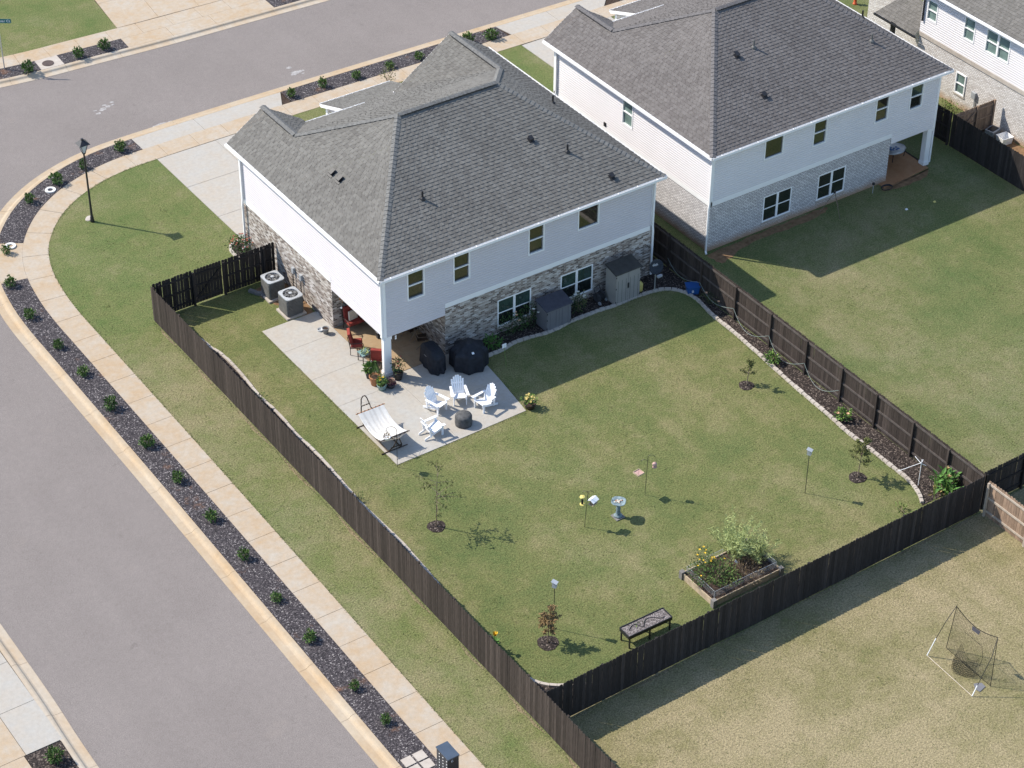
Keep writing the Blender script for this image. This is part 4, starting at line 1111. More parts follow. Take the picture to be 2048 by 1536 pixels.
while u < PE.L-.2:
    Ls = RNG.uniform(.25, .33); e = min(PE.L, u+Ls-.014); a = PE.at(u, .0); b = PE.at(e, .0)
    if not (5.95 < u < 7.75 or 11.6 < u < 13.35) or True:
        d_ = (b-a).normalized(); n_ = Vector((-d_.y, d_.x, 0)); h_ = .11+RNG.uniform(-.012, .012); w0 = .075+RNG.uniform(-.008, .008); j = [RNG.uniform(-.008, .008) for _ in range(4)]
        bt = [a-n_*w0, b-n_*w0, b+n_*w0, a+n_*w0]
        tp = [a-n_*(w0-.012)+d_*.012+Vector((0, 0, h_+j[0])), b-n_*(w0-.012)-d_*.012+Vector((0, 0, h_+j[1])), b+n_*(w0-.012)-d_*.012+Vector((0, 0, h_+j[2])), a+n_*(w0-.012)+d_*.012+Vector((0, 0, h_+j[3]))]
        MB().hexa(bt, tp).build('stone', 'edging', eg)
    u += Ls
LE = [(-5.3, 6.9), (-5.2, 6.05), (-5.05, 5.3), (-5.04, 3.74), (-5.17, 1.96), (-5.1, .32), (-5.18, -1.3), (-5.11, -2.98), (-5.19, -4.86), (-5.26, -6.6), (-5.18, -9.48), (-5.28, -11.9), (-5.37, -13.0), (-5.36, -15), (-5.45, -16.64), (-5.45, -17.64), (-5.33, -18.47), (-5.05, -19.0), (-4.57, -19.44), (-3.6, -19.95), (-2.7, -20.6)]
PL = Path(LE, 5)
lb_ = [(q.x, q.y) for q in (PL.at(k*PL.L/60, .02) for k in range(61))]
struct(slab('fence_bed', lb_+[(-2.6, -20.8), (-6.25, -20.8), (-6.25, 6.9)], -.2, .02, 'wood_mulch'))
eg2 = thing('stone_edging', 'grey edging stones just inside the long brown fence', 'edging', (0, 0, 0))
u = .02
while u < PL.L-.3:
    Ls = RNG.uniform(.27, .36); a = PL.at(u); b = PL.at(u+Ls-.012); d_ = (b-a).normalized(); n_ = Vector((-d_.y, d_.x, 0)); h_ = .09+RNG.uniform(-.02, .02); w0 = .07
    MB().hexa([a-n_*w0, b-n_*w0, b+n_*w0, a+n_*w0], [a-n_*.06+Vector((0, 0, h_)), b-n_*.06+Vector((0, 0, h_)), b+n_*.06+Vector((0, 0, h_)), a+n_*.06+Vector((0, 0, h_))]).build('stone', 'edging', eg2)
    u += Ls
for k, q in enumerate([(-5.23,-6.30), (-5.26,1.66)]): bush('fence_weed', ('small weed at the inside foot of the long brown fence', 'straggly weed behind the upper half of the long brown fence')[k], q, .2, .35, 40, ('leaf_shrub',), .12, .04, seed=60+k)
patch('clay_strip', [(28.0, -.62), (29.2, -.85), (30.6, -.75), (31.2, -.3), (30.2, -.4), (28.3, -.3)], seed=3)
patch('clay_strip', [(17.4, -.2), (19.5, -.15), (22, -.12), (24.6, -.15), (24.2, -.5), (22.6, -.62), (20.6, -.55), (19, -.75), (17.6, -1.1)], seed=4)
patch('clay_strip', [(36.5, -2.5), (36.55, .3), (36, .0), (35.9, -1.4), (36, -2.6)], seed=5)
# flower bed by the driveway corner, ringed with pale stone
rb = thing('bed_edging', 'pale curved stone edging round the red flower bed by the driveway', 'edging', (0, 0, 0))
arc = Path([(-0.09,12.90), (-0.60,12.74), (-0.80,12.37), (-0.83,11.73), (-0.71,11.20)], 4)
struct(slab('flower_bed', [(q.x, q.y) for q in (arc.at(arc.L*k/12) for k in range(13))]+[(-.02, 9.7), (-.02, 12.2)], -.1, .02, 'wood_mulch'))
u = 0
while u < arc.L-.1:
    a = arc.at(u); b = arc.at(min(arc.L, u+.29)); d_ = (b-a).normalized(); n_ = Vector((-d_.y, d_.x, 0))
    MB().hexa([a-n_*.07, b-n_*.07, b+n_*.07, a+n_*.07], [a-n_*.055+Vector((0, 0, .1)), b-n_*.055+Vector((0, 0, .1)), b+n_*.055+Vector((0, 0, .1)), a+n_*.055+Vector((0, 0, .1))]).build('stone', 'edging', rb); u += .3

# dry, thin turf at side fences; painted gap light under the back fence
def dry_and_lit_edge(x0, y0, x1, y1, n, w0, w1, side, seed):
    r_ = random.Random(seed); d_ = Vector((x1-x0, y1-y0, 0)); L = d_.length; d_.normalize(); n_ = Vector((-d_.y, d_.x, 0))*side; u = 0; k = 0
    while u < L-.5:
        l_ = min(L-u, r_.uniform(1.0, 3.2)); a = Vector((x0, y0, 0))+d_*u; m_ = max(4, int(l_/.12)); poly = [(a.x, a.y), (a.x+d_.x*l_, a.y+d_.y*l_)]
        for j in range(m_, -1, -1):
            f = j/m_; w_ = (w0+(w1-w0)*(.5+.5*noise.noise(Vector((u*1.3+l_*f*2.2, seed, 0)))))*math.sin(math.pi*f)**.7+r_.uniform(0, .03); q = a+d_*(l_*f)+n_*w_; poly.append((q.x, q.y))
        struct(slab('dry_turf_gap_light', poly, -.04, .0025+.0006*(k % 3), 'dry_turf_gap_light')); u += l_+r_.uniform(.2, 3.0); k += 1
dry_and_lit_edge(-6.36, 8.6, -6.36, -25, 0, .03, .22, -1, 3)
dry_and_lit_edge(-5.6, -20.92, 14.8, -20.82, 0, .06, .22, -1, 4)  # back fence: pale turf colour stands in for light in the gap below
dry_and_lit_edge(15.45, -6, 15.2, -20, 0, .05, .35, 1, 6)


# ------------------------------------------------------------------ street things
LP = (-5.04,18.22)
lamp = thing('street_lamp', 'tall black lantern street lamp on the corner lawn', 'lamp', LP)
MB().lathe([(.10, 0), (.10, .05), (.085, .25), (.06, .35), (.05, 1.2), (.042, 3.7), (.055, 3.75), (.03, 3.8)], 12).build('pole', 'black_metal', lamp, True)
m = MB()
for sx, sy in ((1, 1), (1, -1), (-1, 1), (-1, -1)): m.bar((sx*.05, sy*.05, 3.75), (sx*.17, sy*.17, 4.28), .022)
m.box(-.06, .06, -.06, .06, 3.74, 3.79); m.build('lantern_frame', 'black_metal', lamp)
m = MB(); m.hexa([(-.05, -.05, 3.80), (.05, -.05, 3.80), (.05, .05, 3.80), (-.05, .05, 3.80)], [(-.155, -.155, 4.27), (.155, -.155, 4.27), (.155, .155, 4.27), (-.155, .155, 4.27)]); m.build('lantern_glass', 'lamp_glass', lamp)
m = MB(); m.hexa([(-.27, -.27, 4.28), (.27, -.27, 4.28), (.27, .27, 4.28), (-.27, .27, 4.28)], [(-.07, -.07, 4.47), (.07, -.07, 4.47), (.07, .07, 4.47), (-.07, .07, 4.47)]); m.box(-.05, .05, -.05, .05, 4.47, 4.55); m.build('lantern_roof', 'black_metal', lamp)
tag(MB().lathe([(.2, 0), (.19, .03), (.05, .035)], 12, fn=lambda a, k: 1+.2*math.sin(2*a)).build('lamp_footing', 'edging', loc=(*(-5.06,18.55), 0)), 'pale concrete footing showing beside the street lamp', 'footing')
# street name blade
SP = (-2.40,34.13)
sg = thing('street_sign', 'green street name sign on a thin steel post at the left edge', 'sign', SP)
m = MB().bar((0, 0, 0), (0, 0, 2.75), .05); m.build('post', 'steel', sg)
sa = -yaw
bl = MB().box(-.5, .70, -.006, .006, 2.70, 2.94).build('blade', 'sign_green', sg, rz=sa)
tm = text_mesh('nier Ct', .2, .002, 'RIGHT'); o = obj('lettering', tm, 'white_paint', bl, (.66, -.009, 2.82)); o.rotation_euler = (rad(90), 0, 0)
# manhole in the inlet slab, white valve rings in the mulch
o = MB().lathe([(.31, 0), (.31, .02), (.26, .024), (.25, .018), (.02, .022)], 28).build('manhole_cover', 'manhole', loc=(*(-0.25,33.41), .012)); tag(o, 'round rusty manhole cover in the kerb inlet slab', 'manhole')
for q, lb in (((-5.51,21.84), 'white concrete ring in the curved corner mulch bed'), ((-9.15,18.40), 'white concrete ring half hidden by the shrub at the left edge')):
    m = MB(); n = 24
    for k in range(n):
        a, b = 2*math.pi*k/n, 2*math.pi*(k+1)/n
        for r0, r1, z0, z1 in ((.27, .26, 0, .05), (.26, .14, .05, .05), (.14, .13, .05, 0)):
            m.face([(r0*math.cos(a), r0*math.sin(a), z0), (r0*math.cos(b), r0*math.sin(b), z0), (r1*math.cos(b), r1*math.sin(b), z1), (r1*math.cos(a), r1*math.sin(a), z1)])
    tag(m.build('valve_ring', 'chalk', loc=(*q, .015)), lb, 'valve ring')
# cluster mailbox with its paver landing
MX = (-10.53, -21.08)
mbx = thing('cluster_mailbox', 'dark cluster mailbox unit marked C at the bottom edge', 'mailbox', MX, 0)
MB().box(-.22, .22, -.36, .36, .45, 1.55).build('cabinet', 'black_metal', mbx)
MB().box(-.24, .24, -.385, .385, 1.552, 1.60).build('roof_cap', 'mail_top', mbx)
MB().box(-.12, .12, -.18, .18, .0, .448).build('pedestal', 'black_metal', mbx)
for r in range(7):
    for c in range(3):
        y0 = -.345+c*.232; z0 = .5+r*.145
        dd = MB().box(-.232, -.222, y0+.008, y0+.222, z0+.008, z0+.135).build('mail_door', 'dark_pot', mbx)
        MB().box(-.238, -.2325, y0+.03, y0+.07, z0+.05, z0+.09).build('door_tag', 'trim_white', dd)
lt = obj('lettering', text_mesh('C', .13, .002), 'white_paint', mbx, (-.05, -.364, 1.42)); lt.rotation_euler = (rad(90), 0, 0)
for k, (i, j) in enumerate(((0, 0), (1, 0), (0, 1), (1, 1))):
    x = -11.36+i*.49; y = -19.28-j*.48
    tag(slab('paver', [(x, y-.41), (x+.41, y-.41), (x+.41, y), (x, y)], 0, .045, 'edging'), 'square pale paver by the mailbox, %s of the block of four' % ('back left', 'back right', 'front left', 'front right')[k], 'paver', 'pavers in the mulch by the mailbox')
# chalky marks where concrete washed out on the asphalt
def splat(name, pts, seed):
    r_ = random.Random(seed)
    for k, (q, s_) in enumerate(pts):
        poly = []
        for j in range(14):
            a = j/14*6.283; rr = s_*(1+r_.uniform(-.35, .35)); poly.append((q[0]+math.cos(a)*rr*1.5, q[1]+math.sin(a)*rr))
        struct(slab(name, poly, RZ-.01, RZ+.004+.0006*k, 'washout'))
splat('washout_stain', [((1.28,24.40), .16), ((1.80,24.47), .30), ((2.31,24.48), .22), ((2.63,24.45), .12), ((1.54,24.52), .2), ((2.05,24.47), .26)], 3)
splat('washout_stain', [((-0.21,27.43), .10), ((0.12,27.69), .13), ((0.49,27.81), .10), ((0.80,28.10), .09), ((0.36,28.02), .08), ((-0.27,27.77), .06), ((0.75,27.83), .07)], 4)
splat('washout_stain', [((10.18,25.49), .17), ((10.50,25.53), .15), ((10.21,26.18), .10), ((10.53,25.26), .06)], 5)
hy = thing('fire_hydrant', 'small orange-red hydrant by the walk in the top right', 'hydrant', (39.76,14.85))
MB().lathe([(.13, 0), (.13, .05), (.09, .07), (.09, .5), (.12, .52), (.11, .6), (.06, .68), (.03, .74)], 12).build('barrel', 'orange_red', hy, True)
MB().tube([(-.17, 0, .42), (.17, 0, .42)], .05, 8).build('outlet', 'orange_red', hy)

# ------------------------------------------------------------------ side yard
def ac_unit(label, xy, rz, s_=1.0):
    t = thing('air_conditioner', label, 'air conditioner', (*xy, .09), rz, 'condenser units by the brick wall'); w_ = .42*s_; h = .86*s_; r = .1
    def rr(w2, n=4):
        out = []
        for cx, cy, a0 in ((w2-r, w2-r, 0), (-w2+r, w2-r, 90), (-w2+r, -w2+r, 180), (w2-r, -w2+r, 270)):
            for k in range(n+1): a = rad(a0+90*k/n); out.append((cx+r*math.cos(a), cy+r*math.sin(a)))
        return out
    body = MB().prism(rr(w_-.025), 0, h).build('body', 'ac_side', t)
    for k in range(10):
        z = .06+k*(h-.1)/10; MB().prism(rr(w_-.004), z, z+.035).build('louvre', 'ac_side', body)
    n = 48; m = MB(); R_ = w_*.80; z = h+.045
    def edge(a):
        c_, s_2 = abs(math.cos(a)), abs(math.sin(a)); q = (c_**7+s_2**7)**(-1/7); return (math.cos(a)*q*(w_+.01), math.sin(a)*q*(w_+.01))
    for k in range(n):
        a0, b0 = 6.28319*k/n, 6.28319*(k+1)/n; a, b = edge(a0), edge(b0); pa = (R_*math.cos(a0), R_*math.sin(a0)); pb = (R_*math.cos(b0), R_*math.sin(b0))
        m.face([(a[0], a[1], z), (b[0], b[1], z), (pb[0], pb[1], z+.012), (pa[0], pa[1], z+.012)]); m.face([(a[0], a[1], h), (b[0], b[1], h), (b[0], b[1], z), (a[0], a[1], z)])
        m.face([(pa[0], pa[1], z+.012), (pb[0], pb[1], z+.012), (pb[0], pb[1], h), (pa[0], pa[1], h)])
    m.build('top_panel', 'metal_grey', t)
    m = MB().lathe([(R_, h+.002), (.02, h+.003)], 20); m.build('fan_well', 'black_plastic', t)
    g_ = MB()
    for k in range(14):
        a = 6.283*k/14; g_.bar((.1*math.cos(a), .1*math.sin(a), h+.075), (R_*math.cos(a), R_*math.sin(a), h+.052), .007)
    for k in range(24):
        a, b = 6.283*k/24, 6.283*(k+1)/24
        for q in (.62,): g_.bar((R_*q*math.cos(a), R_*q*math.sin(a), h+.064), (R_*q*math.cos(b), R_*q*math.sin(b), h+.064), .008)
    g_.build('fan_guard', 'steel', t)
    MB().lathe([(.085, h+.07), (.085, h+.09), (.05, h+.10)], 12).build('hub', 'metal_grey', t)
    f = MB()
    for k in range(4):
        a = 1.571*k; f.hexa([(math.cos(a-.3)*.1, math.sin(a-.3)*.1, h+.015), (math.cos(a-.3)*R_*.92, math.sin(a-.3)*R_*.92, h+.02), (math.cos(a+.3)*R_*.92, math.sin(a+.3)*R_*.92, h+.04), (math.cos(a+.3)*.1, math.sin(a+.3)*.1, h+.03)], [(math.cos(a-.3)*.1, math.sin(a-.3)*.1, h+.02), (math.cos(a-.3)*R_*.92, math.sin(a-.3)*R_*.92, h+.025), (math.cos(a+.3)*R_*.92, math.sin(a+.3)*R_*.92, h+.045), (math.cos(a+.3)*.1, math.sin(a+.3)*.1, h+.035)])
    f.build('fan_blade', 'ac_side', t)
    MB().box(w_-.02, w_+.012, -.3*s_, .05, .1, h-.03).build('service_panel', 'metal_grey', t)
    return t
A1 = (-0.93,8.14); A2 = (-0.92,6.53)
ac_unit('air conditioner unit nearest the black side fence', A1, rad(90)); ac_unit('air conditioner unit nearest the patio slab', A2, rad(90), 1.03)
for q, lb in ((A1, 'concrete pad under the air conditioner by the fence'), (A2, 'concrete pad under the air conditioner by the patio')):
    tag(MB().box(q[0]-.5, q[0]+.5, q[1]-.5, q[1]+.5, -.05, .088).build('pad', 'edging'), lb, 'pad')
patch('gravel_strip', [(-1.45, 8.9), (-.05, 9.1), (-.05, 6.0), (-.7, 6.0), (-1.0, 6.9), (-1.4, 8.0)], 'clay', .006, 8)
st = thing('edging_stone', 'grey edging stones on the lawn beside the first air conditioner', 'edging', (-1.62,8.85))
for k in range(3): MB().box(-.17, .17, -.09, .09, 0, .13, .3*k).build('stone', 'edging_grey', st, loc=(.12*k+.05*k, -.3*k, 0), rz=rad(-62))
for k, (px_, z) in enumerate(((7.75, 1.25), (7.05, 1.25))):
    t = thing('disconnect_box', ('electrical disconnect box on brick, nearer the side fence', 'electrical disconnect box on brick, nearer the patio')[k], 'electric box', (-.06, px_, z), 0, 'boxes on the brick wall')
    MB().box(-.06, .055, -.08, .08, -.15, .15).build('case', 'metal_grey', t)
    MB().tube([(-.02, 0, -.15), (-.03, 0, -.8), (-.15, -.1, -1.05), (-.4, -.25, -1.15)], .022, 6).build('conduit', 'black_plastic', t)
t = thing('flower_pot', 'grey pot of soil by the brick corner of the porch', 'pot', (-0.48,4.26)); MB().lathe([(.10, 0), (.15, .27), (.165, .28), (.165, .31), (.14, .31), (.13, .27), (.02, .265)], 16).build('pot', 'grey_pot', t, True); MB().lathe([(.135, .272), (.02, .29)], 12).build('soil', 'soil', t)
t = thing('pet_dish', 'small round metal dish beside the grey pot', 'dish', (-0.56,4.59)); MB().lathe([(.14, 0), (.15, .08), (.13, .085), (.11, .03), (.02, .025)], 16).build('bowl', 'metal_grey', t, True)

# ------------------------------------------------------------------ patio furniture
PIT = (1.01,-4.54)
fp = thing('fire_pit', 'round fire pit under a wrinkled grey cover between the white chairs', 'fire pit', (*PIT, .018))
MB().lathe([(.36, 0), (.37, .08), (.355, .2), (.36, .42), (.34, .47), (.25, .515), (.12, .54), (.02, .56)], 28, fn=lambda a, k: 1+(.02*math.sin(11*a)+.012*math.sin(17*a+1.7*k))*(1 if k < 6 else .5)).build('cover', 'grey_cover', fp, True)
def adirondack(label, xy, face):
    """faces local -y turned to `face` heading"""
    t = thing('adirondack_chair', label, 'chair', (*xy, .018), face, 'white chairs round the fire pit')
    for s_ in (-1, 1):
        MB().bar((s_*.27, -.30, 0), (s_*.27, -.30, .54), .035, .09, (0, 1, 0)).build('front_leg', 'white_paint', t)
        MB().hexa([(s_*.24-.012, -.36, .30), (s_*.24+.012, -.36, .30), (s_*.24+.012, .55, 0), (s_*.24-.012, .55, 0)], [(s_*.24-.012, -.36, .40), (s_*.24+.012, -.36, .40), (s_*.24+.012, .55, .10), (s_*.24-.012, .55, .10)]).build('side_stringer', 'white_paint', t)
        MB().hexa([(s_*.33-.07, -.40, .54), (s_*.33+.07, -.40, .54), (s_*.31+.045, .34, .54), (s_*.31-.045, .34, .54)], [(s_*.33-.07, -.40, .565), (s_*.33+.07, -.40, .565), (s_*.31+.045, .34, .565), (s_*.31-.045, .34, .565)]).build('arm', 'white_paint', t)
        MB().bar((s_*.29, .27, .12), (s_*.29, .31, .54), .03, .07, (0, 1, 0)).build('rear_leg', 'white_paint', t)
    for k in range(6):
        y = -.37+k*.088; z = .405-.33*(y+.36)
        MB().hexa([(-.27, y, z), (.27, y, z), (.27, y+.078, z-.026), (-.27, y+.078, z-.026)], [(-.27, y, z+.022), (.27, y, z+.022), (.27, y+.078, z-.004), (-.27, y+.078, z-.004)]).build('seat_slat', 'white_paint', t)
    hs = (.70, .80, .86, .86, .80, .70)
    for k in range(6):
        u = (k-2.5); x0 = u*.078; x1 = u*.094; L = hs[k]; d_ = Vector((0, .44, .90)); a = Vector((x0, .13, .22)); b = Vector((x1, .13, .22))+d_*L
        w0, w1 = .031, .039; n_ = Vector((0, -.9, .44))*.018
        MB().hexa([a+Vector((-w0, 0, 0)), a+Vector((w0, 0, 0)), a+Vector((w0, 0, 0))-n_, a+Vector((-w0, 0, 0))-n_], [b+Vector((-w1, 0, 0)), b+Vector((w1, 0, 0)), b+Vector((w1, 0, 0))-n_, b+Vector((-w1, 0, 0))-n_]).build('back_slat', 'white_paint', t)
    for f in (.12, .5): p = Vector((0, .17, .20))+Vector((0, .44, .9))*f; MB().bar(p+Vector((-.27, .02, 0)), p+Vector((.27, .02, 0)), .03, .07).build('back_rail', 'white_paint', t)
    return t
def face_to(a, b, off=0): d_ = Vector((b[0]-a[0], b[1]-a[1])); return math.atan2(d_.y, d_.x)+math.pi/2+off
for q, lb, off in (((0.59,-3.10), 'white adirondack chair nearest the white porch column', 0), ((1.72,-3.11), 'white adirondack chair directly behind the covered fire pit', 0.05), ((2.37,-4.09), 'white adirondack chair nearest the yellow flower planter', -.15), ((-0.42,-4.39), 'white adirondack chair seen edge-on beside the hammock', .1)):
    adirondack(lb, q, face_to(q, PIT, off))
# hammock on its steel stand
hd0, hd1 = Vector((*(-2.94,-2.42), .85)), Vector((*(-1.56,-2.45), .85))
ft0, ft1 = Vector((*(-3.01,-4.43), .75)), Vector((*(-1.60,-4.46), .75))
HM = (hd0+hd1+ft0+ft1)/4; HM.z = 0
hm = thing('hammock', 'white striped quilted hammock hanging on a dark steel stand', 'hammock', HM)
h0, h1, f0, f1 = hd0-HM, hd1-HM, ft0-HM, ft1-HM
nu, nv = 3, 64
def cloth(mb, s0, s1):
    P = lambda i, j: None
    grid = []
    for i in range(nu+1):
        row = []
        for j in range(nv+1):
            u = s0+(s1-s0)*i/nu; v_ = j/nv
            a = h0.lerp(h1, .06+.88*u); b = f0.lerp(f1, .06+.88*u); p = a.lerp(b, .02+.96*v_)
            sag = .36*4*v_*(1-v_)*(.75+.25*math.sin(math.pi*u)); p = p-Vector((0, 0, sag)); p.z += .012*math.sin(u*41)*math.sin(math.pi*v_)
            row.append(p)
        grid.append(row)
    for i in range(nu):
        for j in range(nv): mb.face([grid[i][j], grid[i+1][j], grid[i+1][j+1], grid[i][j+1]])
nst = 13
for k in range(nst):
    m = MB(); cloth(m, k/nst, (k+1)/nst+.003); cs = m.build('cloth_stripe', 'hammock_stripe' if k in (2, 5, 7, 10) else 'hammock_cloth', hm, True)
    cs.modifiers.new('thickness', 'SOLIDIFY').thickness = .02
for a, b in ((h0, h1), (f0, f1)):
    m = MB().tube([a, b], .022, 8); br = m.build('spreader_bar', 'terracotta' if a is h0 else 'brown_metal', hm)
    for k in range(8): q = a.lerp(b, (k+.5)/8); MB().tube([q-(b-a)*.012, q+(b-a)*.012], .034, 8).build('knot', 'brown_metal', br)
ax_ = ((f0+f1)/2-(h0+h1)/2); ax_.z = 0; ax_.normalize(); sd_ = Vector((-ax_.y, ax_.x, 0))
e0 = (h0+h1)/2; e0.z = 0; e1 = (f0+f1)/2; e1.z = 0; e0 = e0-ax_*.42; e1 = e1+ax_*.3
def arch(e, out):
    m = MB(); t0 = e+out*.1+Vector((0, 0, 1.2)); pts = [e-out*.35+sd_*.30+Vector((0, 0, .04)), e-out*.1+sd_*.26+Vector((0, 0, .5)), t0+sd_*.13-Vector((0, 0, .12)), t0+sd_*.05, t0-sd_*.05, t0-sd_*.13-Vector((0, 0, .12)), e-out*.1-sd_*.26+Vector((0, 0, .5)), e-out*.35-sd_*.30+Vector((0, 0, .04))]
    m.tube(pts, .026, 8); m.bar(e+out*.0+sd_*.2+Vector((0, 0, .8)), e-sd_*.2+out*.0+Vector((0, 0, .8)), .035); m.build('stand_arch', 'brown_metal', hm); return t0
T0 = arch(e0, -ax_); T1 = arch(e1, ax_*.6) if False else None
t1 = e1+Vector((0, 0, .95))
m = MB()
for s_ in (-1, 1): m.tube([e0+ax_*.35*0+sd_*s_*.30+Vector((0, 0, .04))+ax_*.35, e1-ax_*.35+sd_*s_*.30+Vector((0, 0, .04))], .026, 8)
m.build('stand_rail', 'brown_metal', hm)
m = MB()
for s_ in (-1, 1): m.tube([e1-ax_*.35+sd_*s_*.30+Vector((0, 0, .04)), e1-ax_*.1+sd_*s_*.2+Vector((0, 0, .4)), e1+sd_*s_*.03+Vector((0, 0, .85))], .026, 8)
m.bar(e1-ax_*.2+sd_*.25+Vector((0, 0, .3)), e1-ax_*.2-sd_*.25+Vector((0, 0, .3)), .035); m.build('stand_leg', 'brown_metal', hm)
for e in (e0+ax_*.3, e1-ax_*.35): MB().tube([e+sd_*.62+Vector((0, 0, .03)), e-sd_*.62+Vector((0, 0, .03))], .026, 8).build('stand_foot', 'brown_metal', hm)
m = MB()
for k in range(6): m.tube([T0-Vector((0, 0, .25)), h0.lerp(h1, k/5)], .005, 4)
for k in range(6): m.tube([e1+Vector((0, 0, .85)), f0.lerp(f1, k/5)], .005, 4)
m.build('rope', 'cream', hm)
# shepherd's crook with a hanging basket at the patio corner
def crook(name, label, xy, h, hooks, cat='plant hook', mat='black_metal', lean=(0, 0)):
    t = thing(name, label, cat, (*xy, 0)); MB().tube([(0, 0, 0), (lean[0], lean[1], h)], .011, 6).build('pole', mat, t)
    for ang_, hz, r in hooks:
        pts = [Vector((lean[0]*hz/h, lean[1]*hz/h, hz-.3))]
        for k in range(9):
            a = math.pi*(1-k/8); x = r+r*math.cos(a); pts.append(Vector((lean[0]*hz/h+math.cos(ang_)*x, lean[1]*hz/h+math.sin(ang_)*x, hz+r*.75*math.sin(a))))
        MB().tube(pts, .009, 5).build('hook', mat, t)
    return t
iL = math.atan2(-R0.y, -R0.x); iR = math.atan2(R0.y, R0.x)     # headings to the picture's left and right
CK = (-2.80,-5.41)
crook('plant_hook', 'black shepherd hook at the patio corner beside the hammock', CK, 1.95, [(iL, 1.95, .2)])
hb_ = thing('hanging_basket', 'white rimmed basket of dead flowers hanging over the hammock', 'basket', (CK[0]+math.cos(iL)*.4, CK[1]+math.sin(iL)*.4, 1.42))
MB().lathe([(.06, 0), (.12, .05), (.16, .15), (.17, .16), (.15, .165), (.13, .14), (.02, .13)], 14).build('bowl', 'trim_white', hb_, True)
m = MB(); foliage(m, (0, 0, .2), .12, .12, .1, 60, .08, .04, random.Random(5), .1); m.build('dead_leaves', 'leaf_rust', hb_)
m = MB(); [m.tube([(.15*math.cos(k*2.094), .15*math.sin(k*2.094), .16), (0, 0, .52)], .004, 4) for k in range(3)]; m.build('hanger', 'black_metal', hb_)
# covered grill and covered round table
gr = thing('covered_grill', 'barbecue grill under a black cover against the porch brick corner', 'grill', (*(2.13,-0.43), .018), rad(-4))
prof = [(-.33, -.78), (.33, -.78), (.33, .78), (-.33, .78)]
m = MB(); rngc = random.Random(9); n = 40; rings = []
for z, sx, sy, fl in ((0.02, 1.06, 1.0, .09), (.3, 1.04, .98, .06), (.6, 1.01, .97, .03), (.8, 1.0, .98, .012), (.9, .92, .90, .0), (1.06, .74, .62, 0), (1.1, .4, .5, 0)):
    ring = []
    for k in range(n):
        a = 6.283*k/n; c_, s_ = math.cos(a), math.sin(a); q = (abs(c_)**5+abs(s_)**5)**(-.2); w_ = 1+fl*math.sin(9*a+z*2)
        ring.append((c_*q*.34*sx*w_, s_*q*.70*sy*w_, z))
    rings.append(ring)
for a, b in zip(rings, rings[1:]):
    for k in range(n): m.face([a[k], a[(k+1) % n], b[(k+1) % n], b[k]])
m.face(rings[-1]); m.build('cover', 'black_cover', gr, True)
lt = obj('brand_mark', text_mesh('~~~~', .09, .002), 'trim_white', gr, (-.375, 0, .72)); lt.rotation_euler = (rad(90), 0, rad(-90))
ct = thing('covered_table', 'round patio table set under a large black octagonal cover', 'table cover', (*(3.52,-1.15), .018), rad(12))
m = MB(); nn = 32
def octo(a, k): b = (a % (math.pi/4))-math.pi/8; return (1/math.cos(b))*(.96+.04*math.cos(8*a)) if k < 5 else 1+.02*math.cos(8*a)
m.lathe([(.80, .02), (.80, .25), (.79, .6), (.77, .8), (.70, .88), (.42, 1.02), (.16, 1.16), (.08, 1.35), (.03, 1.37)], nn, fn=octo); m.build('cover', 'black_cover', ct, False)
lt = MB().box(-.05, .05, -.005, .005, -.05, .05).build('care_label', 'trim_white', ct, loc=(-.25, -.50, .955)); lt.rotation_euler = (rad(-62), 0, rad(-20))
# red porch furniture
def cushion(mb, x0, x1, y0, y1, z0, z1, tilt=0, r=.04):
    mb.hexa([(x0, y0, z0), (x1, y0, z0), (x1, y1, z0+tilt), (x0, y1, z0+tilt)], [(x0+r, y0+r, z1), (x1-r, y0+r, z1), (x1-r, y1-r, z1+tilt), (x0+r, y1-r, z1+tilt)])
def patio_seat(name, label, xy, rz, w_, n, cat, back='red_cushion'):
    """faces local -y"""
    t = thing(name, label, cat, (*xy, .02), rz); hw = w_/2
    fr_ = MB(); fr_.bar((-hw, -.28, .36), (hw, -.28, .36), .03); fr_.bar((-hw, .26, .36), (hw, .26, .36), .03); fr_.bar((-hw, .30, .95), (hw, .30, .95), .03)
    for s_ in (-1, 1): fr_.bar((s_*hw, -.28, .36), (s_*hw, .26, .36), .03); fr_.bar((s_*hw, .24, .36), (s_*hw, .36, .98), .03)
    fr_.build('frame', 'brown_metal', t)
    for s_ in (-1, 1):
        for y in (-.27, .25): MB().bar((s_*hw, y, 0), (s_*hw, y, .36), .03).build('leg', 'brown_metal', t)
        MB().tube([(s_*hw, -.27, .36), (s_*(hw+.02), -.34, .52), (s_*(hw+.03), -.30, .62), (s_*(hw+.03), -.1, .62), (s_*hw, .28, .60)], .016, 6).build('arm', 'brown_metal', t)
    for k in range(n):
        x0 = -hw+.02+k*(w_-.04)/n; x1 = x0+(w_-.04)/n-.01
        m = MB(); cushion(m, x0, x1, -.30, .22, .38, .50); m.build('seat_cushion', 'red_cushion', t)
        m = MB(); m.hexa([(x0, .10, .50), (x1, .10, .50), (x1, .22, .50), (x0, .22, .50)], [(x0+.03, .24, 1.08), (x1-.03, .24, 1.08), (x1-.03, .36, 1.05), (x0+.03, .36, 1.05)]); m.build('back_cushion', back, t)
    return t
ls = patio_seat('loveseat', 'red cushioned loveseat against the porch brick wall', (1.05, 3.92), 0, 1.35, 2, 'loveseat')
